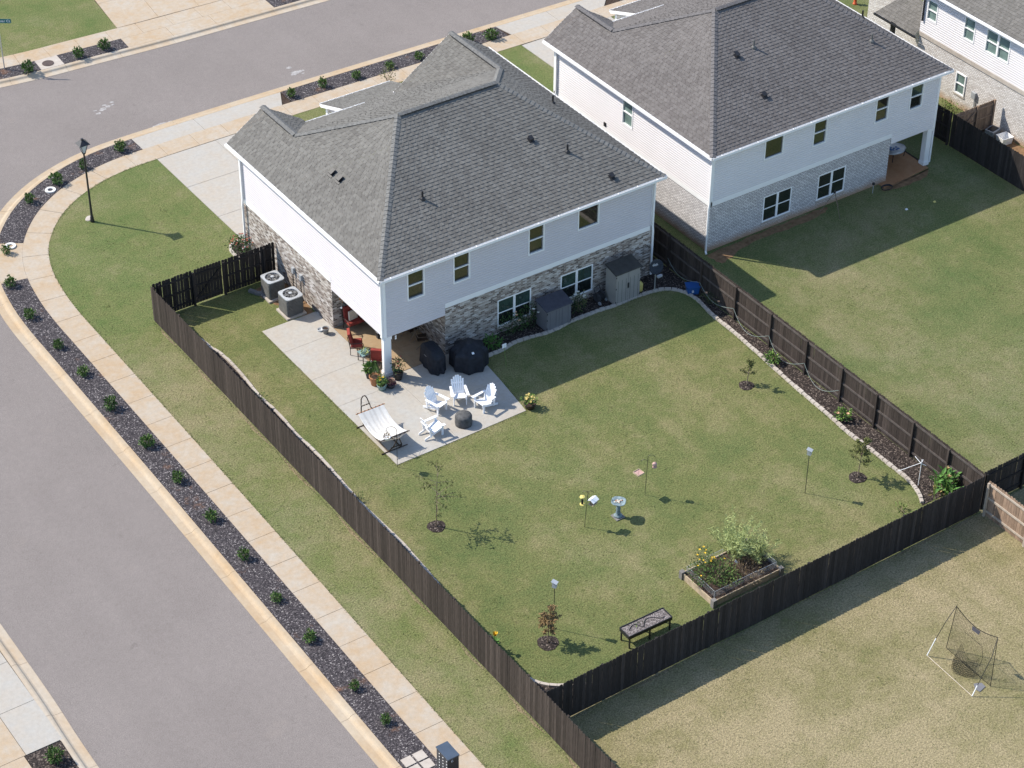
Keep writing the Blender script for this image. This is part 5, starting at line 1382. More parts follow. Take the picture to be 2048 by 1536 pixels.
def pillow(label, loc, rz, mat='cream', s_=.22):
    o = MB().hexa([(-s_, -.03, -s_), (s_, -.03, -s_), (s_, .05, -s_), (-s_, .05, -s_)], [(-s_, .0, s_), (s_, .0, s_), (s_, .08, s_), (-s_, .08, s_)]).build('throw_pillow', mat, None, False, loc, rz); return tag(o, label, 'pillow', 'pillows on the loveseat')
pillow('square cream printed pillow on the left of the loveseat', (.72, 3.86, .78), .12); pillow('white pillow on the right of the loveseat', (1.42, 3.88, .76), -.1, 'trim_white')
patio_seat('patio_armchair', 'red cushioned patio armchair behind the side table, facing the loveseat', (-0.05,2.40), rad(62), .62, 1, 'chair')
patio_seat('patio_armchair', 'red cushioned patio armchair mostly hidden behind the white column', (.2, .95), rad(140), .62, 1, 'chair')
t = thing('side_table', 'small metal side table with plants between the red chairs', 'table', (*(-0.11,1.55), .02)); MB().box(-.24, .24, -.24, .24, .44, .47).build('top', 'teal_glaze', t)
for x in (-.21, .21):
    for y in (-.21, .21): MB().bar((x, y, 0), (x, y, .44), .03).build('leg', 'brown_metal', t)
t = thing('table_plant', 'grey-green succulents in a tray on the patio side table', 'plant', (*(-0.11,1.55), .49)); m = MB(); foliage(m, (0, 0, .07), .2, .2, .08, 70, .09, .06, random.Random(15), .1); m.build('leaves', 'leaf_asparagus', t); MB().box(-.17, .17, -.12, .12, 0, .05).build('tray', 'teal_glaze', t)
o = MB().box(-.13, .13, -.006, .006, 0, .4).build('garden_flag', 'trim_white', None, False, (*(-0.20,0.91), .02), .5); tag(o, 'white printed sign standing by the pots near the column', 'sign')
# dining chairs and things deep in the porch
for k, (q, r_, lb) in enumerate((((2.55, 1.15), 70, 'bronze sling chair nearest the covered grill in the porch'), ((2.5, 2.0), 100, 'bronze sling chair deeper in the porch by the brick'))):
    t = thing('sling_chair', lb, 'chair', (*q, .02), rad(r_), 'chairs stored in the porch')
    m = MB()
    for s_ in (-1, 1): m.tube([(s_*.27, -.28, 0), (s_*.27, -.26, .60), (s_*.27, .2, .62), (s_*.25, .34, 1.0)], .016, 6); m.tube([(s_*.27, -.1, .42), (s_*.27, .3, 0)], .016, 6)
    m.build('frame', 'bark', t); MB().hexa([(-.25, -.25, .42), (.25, -.25, .42), (.25, .2, .40), (-.25, .2, .40)], [(-.25, -.25, .44), (.25, -.25, .44), (.25, .2, .42), (-.25, .2, .42)]).build('seat', 'brown_metal', t)
    MB().hexa([(-.24, .2, .42), (.24, .2, .42), (.24, .22, .42), (-.24, .22, .42)], [(-.24, .34, .98), (.24, .34, .98), (.24, .36, .98), (-.24, .36, .98)]).build('backrest', 'brown_metal', t)
t = thing('porch_table', 'black metal table stored at the back of the porch', 'table', (1.95, 2.9, .02)); MB().lathe([(.5, .68), (.5, .72), (.02, .72)], 20).build('top', 'black_metal', t)
for k in range(4): MB().bar((.42*math.cos(k*1.57), .42*math.sin(k*1.57), 0), (.3*math.cos(k*1.57), .3*math.sin(k*1.57), .68), .04).build('leg', 'black_metal', t)
t = thing('lantern', 'small dark candle lantern standing on the porch floor', 'lantern', (*(1.27,2.68), .02)); MB().box(-.07, .07, -.07, .07, 0, .3).build('body', 'dark_pot', t); MB().hexa([(-.09, -.09, .3), (.09, -.09, .3), (.09, .09, .3), (-.09, .09, .3)], [(-.03, -.03, .38), (.03, -.03, .38), (.03, .03, .38), (-.03, .03, .38)]).build('lid', 'cream', t)
t = thing('wind_chime', 'copper wind chime hanging at the porch corner', 'wind chime', (.28, 4.1, 1.15)); MB().lathe([(.08, .85), (.08, .88), (.02, .9)], 10).build('top_disc', 'copper', t)
for k in range(6): MB().tube([(.065*math.cos(k*1.047), .065*math.sin(k*1.047), .84), (.065*math.cos(k*1.047), .065*math.sin(k*1.047), .3+.06*k)], .012, 5).build('tube', 'copper', t)
MB().tube([(0, 0, .85), (0, 0, .05)], .004, 4).build('cord', 'cream', t); MB().lathe([(.03, 0), (.045, .04), (.03, .09), (.005, .1)], 8).build('striker', 'trim_white', t)
t = thing('hanging_ornament', 'small white ornament hanging beside the porch column', 'ornament', (.62, .12, 1.75)); m = MB(); [m.box(-.04, .04, -.01, .01, .11*k, .11*k+.085) for k in range(2)]; m.build('plaque', 'trim_white', t); MB().tube([(0, 0, .2), (0, 0, .38)], .003, 4).build('cord', 'trim_white', t)
# potted plants round the column
def pot_plant(label, xy, pot, pmat, n, mats, hh, rr, L=.1, W=.06, flowers=None, nf=0, seed=1, cone=False, z=.018):
    rng = random.Random(seed); t = thing('potted_plant', label, 'plant', (*xy, z)); r, h = pot
    MB().lathe([(r*.72, 0), (r*.9, h*.55), (r, h*.9), (r*1.06, h*.92), (r*1.06, h), (r*.93, h), (r*.9, h*.9), (.02, h*.88)], 18).build('pot', pmat, t, True)
    MB().lathe([(r*.9, h*.885), (.02, h*.92)], 12).build('soil', 'soil', t)
    for i, mt in enumerate(mats):
        m = MB()
        if cone:
            for _ in range(n):
                f = rng.random(); a = rng.uniform(0, 6.28); q = rr*(1-f)**.8*rng.uniform(.5, 1); m.leaf((q*math.cos(a), q*math.sin(a), h+f*hh), (math.cos(a), math.sin(a), .9), (0, 0, 1), L, W)
        else: foliage(m, (0, 0, h+hh*.5), rr, rr, hh*.52, n//(i+1), L, W, rng, .1)
        m.build('leaves', mt, t)
    if flowers:
        m = MB()
        for _ in range(nf):
            a = rng.uniform(0, 6.28); q = rr*rng.uniform(.3, 1); p = (q*math.cos(a), q*math.sin(a), h+hh*rng.uniform(.4, 1.05))
            for j in range(5): b = j*1.257; m.leaf(p, (math.cos(b), math.sin(b), .5), (0, 0, 1), .07, .05)
        m.build('flowers', flowers, t)
    MB().tube([(0, 0, h*.8), (0, 0, h+hh*.5)], .012, 5).build('stem', 'bark', t)
    return t
pot_plant('dark tall pot with broad bright green leaves beside the column', (-0.59,0.40), (.17, .36), 'dark_pot', 90, ('leaf_lime', 'leaf_canna'), .32, .2, .16, .11, seed=71)
pot_plant('terracotta pot holding a small cone-shaped evergreen', (-0.62,-0.14), (.25, .45), 'terracotta', 520, ('leaf_shrub',), .72, .24, .10, .04, seed=72, cone=True)
pot_plant('teal glazed pot with small yellow-green leafy plant', (-0.57,-0.60), (.21, .26), 'teal_glaze', 130, ('leaf_shrub_light', 'leaf_lime'), .42, .19, .1, .06, seed=73, flowers='flower_yellow', nf=3)
pot_plant('low bowl of purple and peach succulents at the column foot', (-0.16,-0.66), (.23, .2), 'dark_pot', 120, ('leaf_purple', 'flower_peach'), .12, .2, .08, .06, seed=74)
pot_plant('black pot with a leggy dark rose bush behind the column', (0.41,-0.36), (.21, .36), 'black_plastic', 190, ('leaf_dark', 'leaf_shrub'), .75, .27, .08, .05, seed=75, flowers='flower_red', nf=6)
pot_plant('brown bowl planter full of yellow and white flowers at the lawn edge', (3.96,-5.16), (.26, .26), 'brown_metal', 170, ('leaf_lime',), .36, .27, .09, .05, seed=76, flowers='flower_gold', nf=26, z=0)

# ------------------------------------------------------------------ along the rear wall
def shed(name, label, p0, w_, d_, h, mat, rmat, tall):
    """front left corner p0; front faces local -y"""
    t = thing(name, label, 'shed', (*p0, .02), 0)
    MB().box(.02, w_-.02, .02, d_, 0, h-.05).build('body', mat, t)
    MB().hexa([(-.05, -.05, h-.08), (w_+.05, -.05, h-.08), (w_+.05, d_+.03, h+.10), (-.05, d_+.03, h+.10)], [(-.03, -.03, h-.03), (w_+.03, -.03, h-.03), (w_+.03, d_+.03, h+.15), (-.03, d_+.03, h+.15)]).build('roof', rmat, t)
    for k in range(2):
        x0 = .03+k*(w_-.06)/2; x1 = x0+(w_-.06)/2-.012
        dd = MB().box(x0, x1, .0, .018, .06, h-.12).build('door', mat, t)
        for j in range(3 if tall else 2):
            xx = x0+(x1-x0)*(j+.5)/(3 if tall else 2); MB().box(xx-.004, xx+.004, -.006, .0, .1, h-.35 if tall else h-.18).build('groove', rmat, dd)
        if tall: MB().box(x0+.03, x1-.03, -.01, .0, h-.42, h-.16).build('panel', mat, dd)
        for z in (.15, h*.5, h-.25): MB().box((x0-.02) if k == 0 else (x1-.02), (x0+.02) if k == 0 else (x1+.02), -.012, .0, z, z+.07).build('hinge', 'black_plastic', dd)
    if tall: MB().box(w_/2-.04, w_/2+.04, -.03, -.011, h*.44, h*.6).build('latch', 'black_plastic', t)
    return t
S1 = (7.64,-1.14); S2 = (11.37,-1.19)
shed('storage_bin', 'low grey plastic storage shed under the wall between the lower windows', S1, 1.36, .82, 1.18, 'shed_grey', 'shed_roof', False)
shed('storage_shed', 'tall beige resin storage shed with dark roof and double doors', S2, 1.40, .78, 1.72, 'shed_tan', 'shed_dark_roof', True)
t = thing('hose_reel', 'black hose reel cart beside the tall beige shed', 'hose reel', (*(11.00,-0.51), .02), .3)
MB().tube([(-.14, 0, .3), (.14, 0, .3)], .16, 14).build('drum', 'black_plastic', t)
for s_ in (-1, 1): MB().tube([(s_*.17, 0, .3), (s_*.19, 0, .3)], .23, 16).build('drum_flange', 'dark_pot', t); MB().tube([(s_*.2, -.2, .0), (s_*.2, 0, .3), (s_*.2, .2, .75)], .016, 6).build('side_frame', 'black_plastic', t); MB().tube([(s_*.215, -.18, .09), (s_*.235, -.18, .09)], .09, 12).build('wheel', 'metal_grey', t)
MB().tube([(-.2, .2, .75), (.2, .2, .75)], .016, 6).build('handle', 'black_plastic', t)
# satellite dish
t = thing('satellite_dish', 'round grey satellite dish on a pole at the house corner', 'satellite dish', (13.57,-1.23))
MB().tube([(0, 0, 0), (0, 0, 1.12)], .028, 8).build('pole', 'steel', t)
m = MB(); fd_ = Vector((-.25, -.95, .18)).normalized(); sx = Vector((0, 0, 1)).cross(fd_).normalized(); sy = fd_.cross(sx); cc = Vector((0, 0, 1.38))
rr_ = [0, .1, .2, .29, .36]; rows = []
for r in rr_: rows.append([cc+fd_*(.05+.55*r*r-.06)+(sx*math.cos(a)*r*.95+sy*math.sin(a)*r*1.05) for a in [6.283*k/24 for k in range(24)]])
for a, b in zip(rows, rows[1:]):
    for k in range(24): m.face([a[k], a[(k+1) % 24], b[(k+1) % 24], b[k]])
ds = m.build('reflector', 'dish_grey', t, True); ds.modifiers.new('thickness', 'SOLIDIFY').thickness = .012
lt = obj('lettering', text_mesh('dish', .17, .002), 'trim_white', t); lt.matrix_local = Matrix.Translation(cc+fd_*.045+sy*.1+sx*-.04) @ Matrix((-sx*-1, sy, fd_)).transposed().to_4x4()
m = MB().tube([cc-sy*.36+fd_*.05, cc-sy*.34+fd_*.38], .014, 6); m.build('arm', 'dish_grey', t)
m = MB().box(-.12, .12, -.06, .06, -.04, .05); o = m.build('receiver', 'metal_grey', t); o.location = cc-sy*.31+fd_*.42
# blue box with a white mark
t = thing('blue_bin', 'bright blue storage box with a white B mark against the fence', 'box', (*(14.94,-2.25), .02), rad(-25))
MB().hexa([(-.25, -.19, 0), (.25, -.19, 0), (.25, .19, 0), (-.25, .19, 0)], [(-.29, -.22, .36), (.29, -.22, .36), (.29, .22, .36), (-.29, .22, .36)]).build('tub', 'blue_plastic', t); MB().box(-.31, .31, -.24, .24, .362, .42).build('lid', 'blue_plastic', t)
lt = obj('lettering', text_mesh('B', .2, .002), 'trim_white', t, (-.02, -.213, .17)); lt.rotation_euler = (rad(86), 0, 0)
t = thing('garden_marker', 'white and green garden ornament on a thin stake by the stone edging', 'garden stake', (4.73,-2.26)); MB().tube([(0, 0, 0), (-.05, .1, 1.05)], .010, 5).build('stake', 'leaf_lime', t); m = MB(); [m.box(-.05+i*.11-.1, .05+i*.11-.1, .09, .11, 1.02+j*.11, 1.12+j*.11) for i in range(2) for j in range(2)]; m.build('pinwheel', 'white_paint', t)
t = thing('gas_tank', 'yellow tank standing right of the tall beige shed', 'tank', (*(13.03,-0.82), .02)); MB().lathe([(.13, 0), (.15, .05), (.15, .38), (.1, .46), (.04, .48), (.04, .54)], 14).build('cylinder', 'pale_yellow', t, True)
# sagging hose along the rail fence
hz = thing('garden_hose', 'pale green garden hose looped along the rail fence', 'hose', (0, 0, 0))
ys = [-.1, -2.5, -4.96, -7.42, -9.84, -12.14, -14.33, -16.57, -18.2]
for k, (a, b) in enumerate(zip(ys[:6], ys[1:6])):
    x = 15.24-.008*abs(a); pts = [(x-.08-.18*math.sin(math.pi*f), a+(b-a)*f, (.62 if k < 6 else .5)-(.52 if k in (2, 3, 4) else .3)*math.sin(math.pi*f)) for f in [i/10 for i in range(11)]]
    MB().tube(pts, .008, 5).build('loop', 'hose_green', hz)
# white pipe stand in the mulch corner
t = thing('pipe_sprinkler', 'white pipe stand with crossed arms in the mulch by the fence corner', 'pipe stand', (14.09,-18.19))
m = MB().tube([(0, 0, 0), (0, 0, 1.35)], .018, 6); m.build('mast', 'trim_white', t)
for d_ in ((iL, .9, -.0, .75), (iR, .2, .95, 1.05), (iR+1.2, .35, 1.0, 1.1), (iL-1.0, .4, 1.2, 1.25)): MB().tube([(0, 0, 1.15 if d_[2] > .5 else 1.2), (math.cos(d_[0])*d_[1], math.sin(d_[0])*d_[1], d_[3])], .012, 5).build('arm', 'trim_white', t)

# ------------------------------------------------------------------ lawn things
def birdhouse(label, xy, h):
    t = thing('birdhouse', label, 'birdhouse', (*xy, 0), .5, 'birdhouses on poles'); MB().tube([(0, 0, 0), (0, 0, h)], .014, 6).build('pole', 'black_metal', t)
    b = MB().box(-.07, .07, -.08, .08, h, h+.22).build('box', 'metal_grey', t); MB().hexa([(-.1, -.12, h+.22), (.1, -.12, h+.22), (.1, .11, h+.27), (-.1, .11, h+.27)], [(-.1, -.12, h+.235), (.1, -.12, h+.235), (.1, .11, h+.285), (-.1, .11, h+.285)]).build('roof', 'metal_grey', t)
    MB().lathe([(.02, 0), (.02, .004), (.001, .005)], 10).build('hole', 'black_plastic', b, loc=(0, 0, h+.221)); return t
birdhouse('grey birdhouse on a thin black pole near the right yard corner', (9.97,-15.99), 2.0); birdhouse('grey birdhouse on a thin black pole behind the rust-leaved sapling', (-3.02,-16.79), 2.1)
BB = (2.83,-12.95)
tag(MB().box(BB[0]-.21, BB[0]+.21, BB[1]-.21, BB[1]+.21, 0, .04, 0).build('paver', 'edging_grey'), 'square grey paver under the birdbath', 'paver')
t = thing('birdbath', 'blue glazed birdbath with stones in its basin', 'birdbath', (*BB, .04))
MB().lathe([(.17, 0), (.17, .04), (.12, .07), (.08, .12), (.105, .2), (.075, .3), (.10, .38), (.07, .47), (.085, .56), (.06, .62), (.10, .66)], 16, fn=lambda a, k: 1+.07*math.sin(3*a+k*1.3)).build('pedestal', 'bird_blue', t, True)
MB().lathe([(.08, .655), (.2, .68), (.29, .74), (.31, .77), (.29, .775), (.22, .72), (.02, .70)], 24, fn=lambda a, k: 1+(.05*math.cos(4*a) if k in (2, 3, 4) else 0)).build('basin', 'bird_blue', t, True)
for k in range(26): r = RNG.uniform(0, .19); a = RNG.uniform(0, 6.28); s_ = RNG.uniform(.022, .042); MB().lathe([(s_*.7, 0), (s_, s_*.4), (s_*.6, s_*.8), (.004, s_*.9)], 6).build('stone', RNG.choice(['cream', 'flower_white', 'terracotta', 'edging']), t, loc=(r*math.cos(a), r*math.sin(a), .715+.05*r))
# feeder poles
C1 = (1.35,-12.72); C2 = (4.53,-12.48)
crook('feeder_pole', 'black double feeder hook left of the birdbath', C1, 1.75, [(iL, 1.75, .1), (iR, 1.75, .11)], 'feeder pole', lean=(.1, -.02))
t = thing('bird_feeder', 'yellow capped black tube bird feeder', 'bird feeder', (C1[0]+.1+math.cos(iL)*.2, C1[1]+math.sin(iL)*.2, 1.13)); MB().lathe([(.10, 0), (.10, .02), (.03, .025)], 14).build('tray', 'pale_yellow', t); MB().lathe([(.045, .02), (.045, .36), (.01, .365)], 12).build('tube', 'black_plastic', t); MB().lathe([(.11, .36), (.10, .4), (.03, .43)], 14).build('cap', 'pale_yellow', t); MB().tube([(0, 0, .42), (0, 0, .62)], .004, 4).build('wire', 'black_metal', t)
t = thing('bird_feeder', 'white roofed hopper bird feeder hanging left of the birdbath', 'bird feeder', (C1[0]+.1+math.cos(iR)*.22, C1[1]+math.sin(iR)*.22, 1.18), .3)
MB().box(-.17, .17, -.12, .12, 0, .02).build('tray', 'lumber', t); MB().box(-.14, .14, -.05, .05, .02, .18).build('hopper', 'bark', t); MB().hexa([(-.19, -.16, .17), (.19, -.16, .17), (.19, .0, .27), (-.19, .0, .27)], [(-.19, -.16, .18), (.19, -.16, .18), (.19, .0, .285), (-.19, .0, .285)]).hexa([(-.19, .0, .27), (.19, .0, .27), (.19, .16, .17), (-.19, .16, .17)], [(-.19, .0, .285), (.19, .0, .285), (.19, .16, .18), (-.19, .16, .18)]).build('roof', 'trim_white', t); MB().tube([(0, 0, .28), (0, 0, .56)], .004, 4).build('wire', 'black_metal', t)
crook('feeder_pole', 'black double feeder hook behind the birdbath', C2, 1.95, [(iL, 1.72, .13), (iR, 1.95, .14)], 'feeder pole', lean=(.05, 0))
t = thing('bird_feeder', 'square wooden tray bird feeder hanging from the rear hook', 'bird feeder', (C2[0]+.05+math.cos(iL)*.34, C2[1]+math.sin(iL)*.34, 1.12), .1); MB().box(-.15, .15, -.15, .15, 0, .02).build('tray', 'pink', t)
for x0, x1, y0, y1 in ((-.16, .16, -.17, -.15), (-.16, .16, .15, .17), (-.17, -.15, -.15, .15), (.15, .17, -.15, .15)): MB().box(x0, x1, y0, y1, -.01, .05).build('side', 'lumber', t)
MB().tube([(-.14, -.14, .03), (0, 0, .55), (.14, .14, .03)], .003, 4).build('wire', 'black_metal', t)
t = thing('bird_feeder', 'pink round bird feeder hanging from the rear hook', 'bird feeder', (C2[0]+.05+math.cos(iR)*.28, C2[1]+math.sin(iR)*.28, 1.42)); MB().lathe([(.06, 0), (.10, .02), (.05, .06), (.09, .12), (.10, .18), (.06, .24), (.01, .26)], 14).build('globe', 'pink', t, True); MB().tube([(0, 0, .26), (0, 0, .5)], .004, 4).build('wire', 'black_metal', t)

# raised vegetable bed
RB = [(2.56,-17.70), (2.79,-19.25), (6.26,-19.08), (5.34,-16.99)]
bx0, bx1 = -.0, 0
rb0 = Vector((*(2.71,-19.20), 0)); 
t = thing('raised_bed', 'raised wooden garden bed with low wire fence panels', 'garden bed', (rb0.x, rb0.y, 0), 0)
bw_, bl_ = 3.25, 1.95; bh = .3
for k in range(2):
    MB().box(.04, bw_, -.02+k*0, .02, .0+k*.15, .145+k*.15).build('plank', 'lumber', t); MB().box(.04, bw_, bl_-.02, bl_+.02, k*.15, .145+k*.15).build('plank', 'lumber', t)
    MB().box(-.02, .02, 0, bl_, k*.15, .145+k*.15).build('plank', 'lumber', t); MB().box(bw_+.02, bw_+.06, 0, bl_, k*.15, .145+k*.15).build('plank', 'lumber', t)
for x in (0, bw_+.04):
    for y in (0, bl_): MB().box(x-.09, x+.09, y-.09, y+.09, 0, .36).build('corner_block', 'edging_grey', t)
MB().box(.03, bw_+.01, .03, bl_-.03, .02, .24).build('soil', 'soil', t)
def hoop(a, b, z0=.3, h=.32):
    m = MB(); a = Vector((*a, z0)); b = Vector((*b, z0)); u = Vector((0, 0, h)); m.tube([a, a+u, b+u, b], .009, 5)
    L = (b-a).length
    for k in range(1, int(L/.06)): q = a.lerp(b, k*.06/L); m.bar(q, q+u, .003)
    for k in range(1, int(h/.06)): m.bar(a+Vector((0, 0, k*.06)), b+Vector((0, 0, k*.06)), .003)
    m.build('wire_panel', 'metal_grey', t)
for a, b in (((.12, .12), (1.15, .12)), ((1.2, .14), (2.2, .14)), ((2.25, .12), (3.15, .12)), ((.12, .15), (.12, 1.0)), ((.12, 1.05), (.12, 1.85)), ((.15, 1.83), (.9, 1.83)), ((1.0, 1.85), (1.9, 1.85)), ((3.15, .2), (3.15, 1.0)), ((3.15, 1.05), (3.15, 1.8))): hoop(a, b)
def bl(x, y, z=.24): return (rb0.x+x, rb0.y+y, z)
rngb = random.Random(77)
def ferny(label, c, r, h, n, mat, seed, L=.2, W=.016):
    rg = random.Random(seed); t_ = thing('asparagus_plant', label, 'plant', c); m = MB(); s_ = MB()
    for k in range(n):
        a = rg.uniform(0, 6.28); q = r*rg.uniform(.1, 1); top_ = Vector((math.cos(a)*q, math.sin(a)*q, h*rg.uniform(.55, 1.05)))
        s_.tube([(math.cos(a)*q*.25, math.sin(a)*q*.25, 0), (math.cos(a)*q*.6, math.sin(a)*q*.6, top_.z*.6), top_], [.007, .005, .002], 4)
        for j in range(34):
            f = rg.uniform(.3, 1.0); p = Vector((top_.x*(.25+.75*f), top_.y*(.25+.75*f), top_.z*f)); m.leaf(p, (rg.uniform(-1, 1), rg.uniform(-1, 1), rg.uniform(-.3, 1)), (rg.uniform(-1, 1), rg.uniform(-1, 1), rg.uniform(-1, 1)), L*rg.uniform(.6, 1.2), W*rg.uniform(.8, 1.6))
    m.build('fronds', mat, t_); s_.build('stems', mat, t_)
ferny('large feathery pale green asparagus plant at the back of the raised bed', bl(2.3, 1.6), 1.25, 1.4, 66, 'leaf_asparagus', 81, .2, .018)
ferny('drooping feathery asparagus plant at the right end of the raised bed', bl(2.95, 1.0), 1.05, 1.0, 46, 'leaf_asparagus', 82, .2, .018)
bush('marigold', 'bushy green marigolds with yellow flowers at the left of the raised bed', bl(.65, .85)[:2], .8, 1.0, 760, ('leaf_shrub_light', 'leaf_olive'), .12, .04, 'flower_yellow', 7, 83, .22, .05, 'flowers')
bush('marigold', 'taller yellow marigolds at the back left of the raised bed', bl(.75, 1.55)[:2], .4, 1.1, 260, ('leaf_shrub', 'leaf_olive'), .10, .03, 'flower_yellow', 9, 84, .22, .06, 'flowers')
bush('lettuce_row', 'few pale yellow-green leaves in the middle of the raised bed', bl(1.45, .95)[:2], .3, .3, 50, ('leaf_lime', 'straw_leaf'), .14, .07, None, 0, 85, .22, .05, 'plant')
bush('dry_plant', 'dried brown vegetable plants on the soil of the raised bed', bl(2.0, .7)[:2], .75, .4, 420, ('bark', 'straw_leaf'), .14, .02, None, 0, 86, .2, .05, 'plant')
o = MB().box(-.07, .07, -.004, .004, 0, .16).build('plant_tag', 'trim_white', None, False, bl(1.95, 1.0, .5), rad(30)); o.rotation_euler = (rad(-45), 0, rad(40)); tag(o, 'white plant tag standing in the raised bed', 'plant tag')
# trough planter on legs
TP = Vector((*(-1.35,-19.25), 0))
t = thing('trough_planter', 'black raised trough planter full of gravelly soil by the back fence', 'planter', TP, rad(-1))
w_, d_ = 1.95, .56; z0, z1 = .52, .66
MB().box(.0, w_, 0, d_, z0-.02, z0+.06).build('floor', 'black_metal', t)
for x0, x1, y0, y1 in ((-.02, w_+.02, -.03, 0), (-.02, w_+.02, d_, d_+.03), (-.03, 0, 0, d_), (w_, w_+.03, 0, d_)): MB().box(x0, x1, y0, y1, z0-.02, z1).build('side', 'black_metal', t)
for x in (.05, w_/2, w_-.05):
    for y in (.02, d_-.02): MB().bar((x, y, 0), (x, y, z0), .05).build('leg', 'black_metal', t)
MB().box(.01, w_-.01, .01, d_-.01, z0+.06, z1-.03).build('soil', 'gravel', t)
pts = [(.2+1.5*f+.1*math.sin(9*f), d_/2+.15*math.sin(f*12), z1-.02) for f in [i/26 for i in range(27)]]; MB().tube(pts, .014, 5).build('drip_line', 'black_plastic', t)
t = thing('trough_seedling', 'few small yellow-green seedlings growing in the trough planter', 'plant', (TP.x+.75, TP.y+.35, z1-.1)); m = MB(); foliage(m, (0, 0, .05), .3, .12, .05, 26, .07, .04, random.Random(3), .1); m.build('leaves', 'leaf_lime', t)

# ------------------------------------------------------------------ rebounder net on the rear lawn
def zpt(x, y, z): return Vector(((x), (y), z))
NB = [(7.61,-25.72),(7.52,-28.20),(8.44,-28.19),(8.48,-25.82)]
nc = Vector((sum(q[0] for q in NB)/4, sum(q[1] for q in NB)/4, 0))
t = thing('practice_net', 'black sports practice net on a white and black pole frame', 'sports net', nc)
pA, pB, pC, pD = [Vector((q[0], q[1], .03))-nc for q in NB]
HT = 2.15
NT_ = [Vector((*(8.51,-25.96), 2.2))-nc, Vector((*(8.60,-27.99), 2.2))-nc]
tD, tC = NT_
MB().tube([pA, pB], .010, 8).build('base_bar', 'cream', t)
mA = pA.lerp(tD, .28)+Vector((-.05, -.05, .25)); mB = pB.lerp(tC, .3)+Vector((0, -.05, .05))
MB().tube([pA, mA], .018, 8).build('side_pole', 'white_paint', t); MB().tube([pB, pB.lerp(mB, .6)], .018, 8).build('side_pole', 'white_paint', t)
MB().tube([mA, mA.lerp(tD, .5)+Vector((-.12, -.08, .18)), tD+Vector((-.0, -.0, .05))], .013, 6).build('side_pole', 'black_metal', t)
MB().tube([pB.lerp(mB, .6), mB.lerp(tC, .5)+Vector((.0, -.1, .12)), tC], .013, 6).build('side_pole', 'black_metal', t)
MB().tube([pD, tD], .013, 6).build('upright', 'net_black', t); MB().tube([pC, tC], .013, 6).build('upright', 'net_black', t)
top_pts = [tD.lerp(tC, f)-Vector((0, 0, .28*math.sin(math.pi*f))) for f in [i/10 for i in range(11)]]
MB().tube(top_pts, .014, 6).build('top_cord', 'net_black', t); MB().tube([pD, pC], .010, 5).build('bottom_cord', 'net_black', t)
m = MB(); gu, gv = 30, 30
def npt(u, v_):
    a = pD.lerp(pC, u); b = tD.lerp(tC, u)-Vector((0, 0, .28*math.sin(math.pi*u))); p = a.lerp(b, v_)
    return p+(pA-pD)*(.10*math.sin(math.pi*u)*math.sin(math.pi*v_))
for i in range(gu+1):
    for j in range(0, gv, 3): m.bar(npt(i/gu, j/gv), npt(i/gu, min(1, (j+3)/gv)), .0035)
for j in range(gv+1):
    for i in range(0, gu, 3): m.bar(npt(i/gu, j/gv), npt(min(1, (i+3)/gu), j/gv), .0035)
o = m.build('netting', 'net_black', t); o['kind'] = 'stuff'
hole = [npt(u, v_) for u, v_ in ((.3, .72), (.5, .74), (.72, .70), (.78, .5), (.74, .25), (.66, .16))]
MB().tube(hole, .008, 5).build('target_cord', 'net_black', t)
m = MB()
bag0 = [npt(.3+.42*k/12, .42-.2*math.sin(math.pi*k/12)) for k in range(13)]
fw_ = (pA-pD).normalized()
bag1 = [pD.lerp(pC, .28+.46*k/12)+fw_*(.25+.42*math.sin(math.pi*k/12))+Vector((0, 0, .04)) for k in range(13)]
bag2 = [pD.lerp(pC, .28+.46*k/12)+Vector((0, 0, .06)) for k in range(13)]
for A_, B_ in ((bag0, bag1), (bag1, bag2)):
    for k in range(13):
        for j in range(1): m.bar(A_[k], B_[k], .006)
    for s_ in range(9):
        f = s_/8; row = [a.lerp(b, f) for a, b in zip(A_, B_)]
        for a, b in zip(row, row[1:]): m.bar(a, b, .006)
for k in range(25):
    f = k/24; i0 = min(11, int(f*12)); q = f*12-i0
    m.bar(bag0[i0].lerp(bag0[i0+1], q), bag1[i0].lerp(bag1[i0+1], q), .005)
o = m.build('ball_pocket', 'net_black', t); o['kind'] = 'stuff'
sp_ = [npt(u, v_)+fw_*.01 for u, v_ in ((.42, .985), (.62, .985), (.60, .90), (.44, .90))]
MB().face(sp_) if False else None
m = MB(); m.face(sp_); o = m.build('logo_panel', 'shed_roof', t); o.modifiers.new('thickness', 'SOLIDIFY').thickness = .006
o = MB().prism(ccw([(8.02,-27.76),(8.30,-27.89),(8.28,-28.11),(7.92,-28.19),(7.87,-28.00)]), .006, .02).build('base_mat', 'shed_grey'); tag(o, 'small grey home-plate mat lying under the practice net', 'mat')

# ------------------------------------------------------------------ second and third yards
t = thing('porch_swing', 'metal rimmed daybed with blue and white cushion on the clay-stained patio', 'daybed', (*(30.51,1.42), .03), rad(10))
m = MB(); n = 20; rim = [(.62*math.cos(6.283*k/n), .42*math.sin(6.283*k/n), .48) for k in range(n+1)]; m.tube(rim, .022, 6); m.build('rim', 'metal_grey', t)
MB().lathe([(.5, .42), (.58, .50), (.5, .56), (.05, .57)], 20, fn=lambda a, k: 1 if abs(math.cos(a)) > .7 else .85).build('cushion', 'metal_grey', t, True)
m = MB(); [m.box(RNG.uniform(-.4, .3), 0, 0, 0, 0, 0) for _ in range(0)]
for k in range(9): a = RNG.uniform(0, 6.28); r = RNG.uniform(.05, .38); o = MB().lathe([(.07, 0), (.06, .012), (.01, .014)], 8).build('print_spot', 'blue_plastic', t, loc=(r*math.cos(a), r*math.sin(a)*.75, .568))
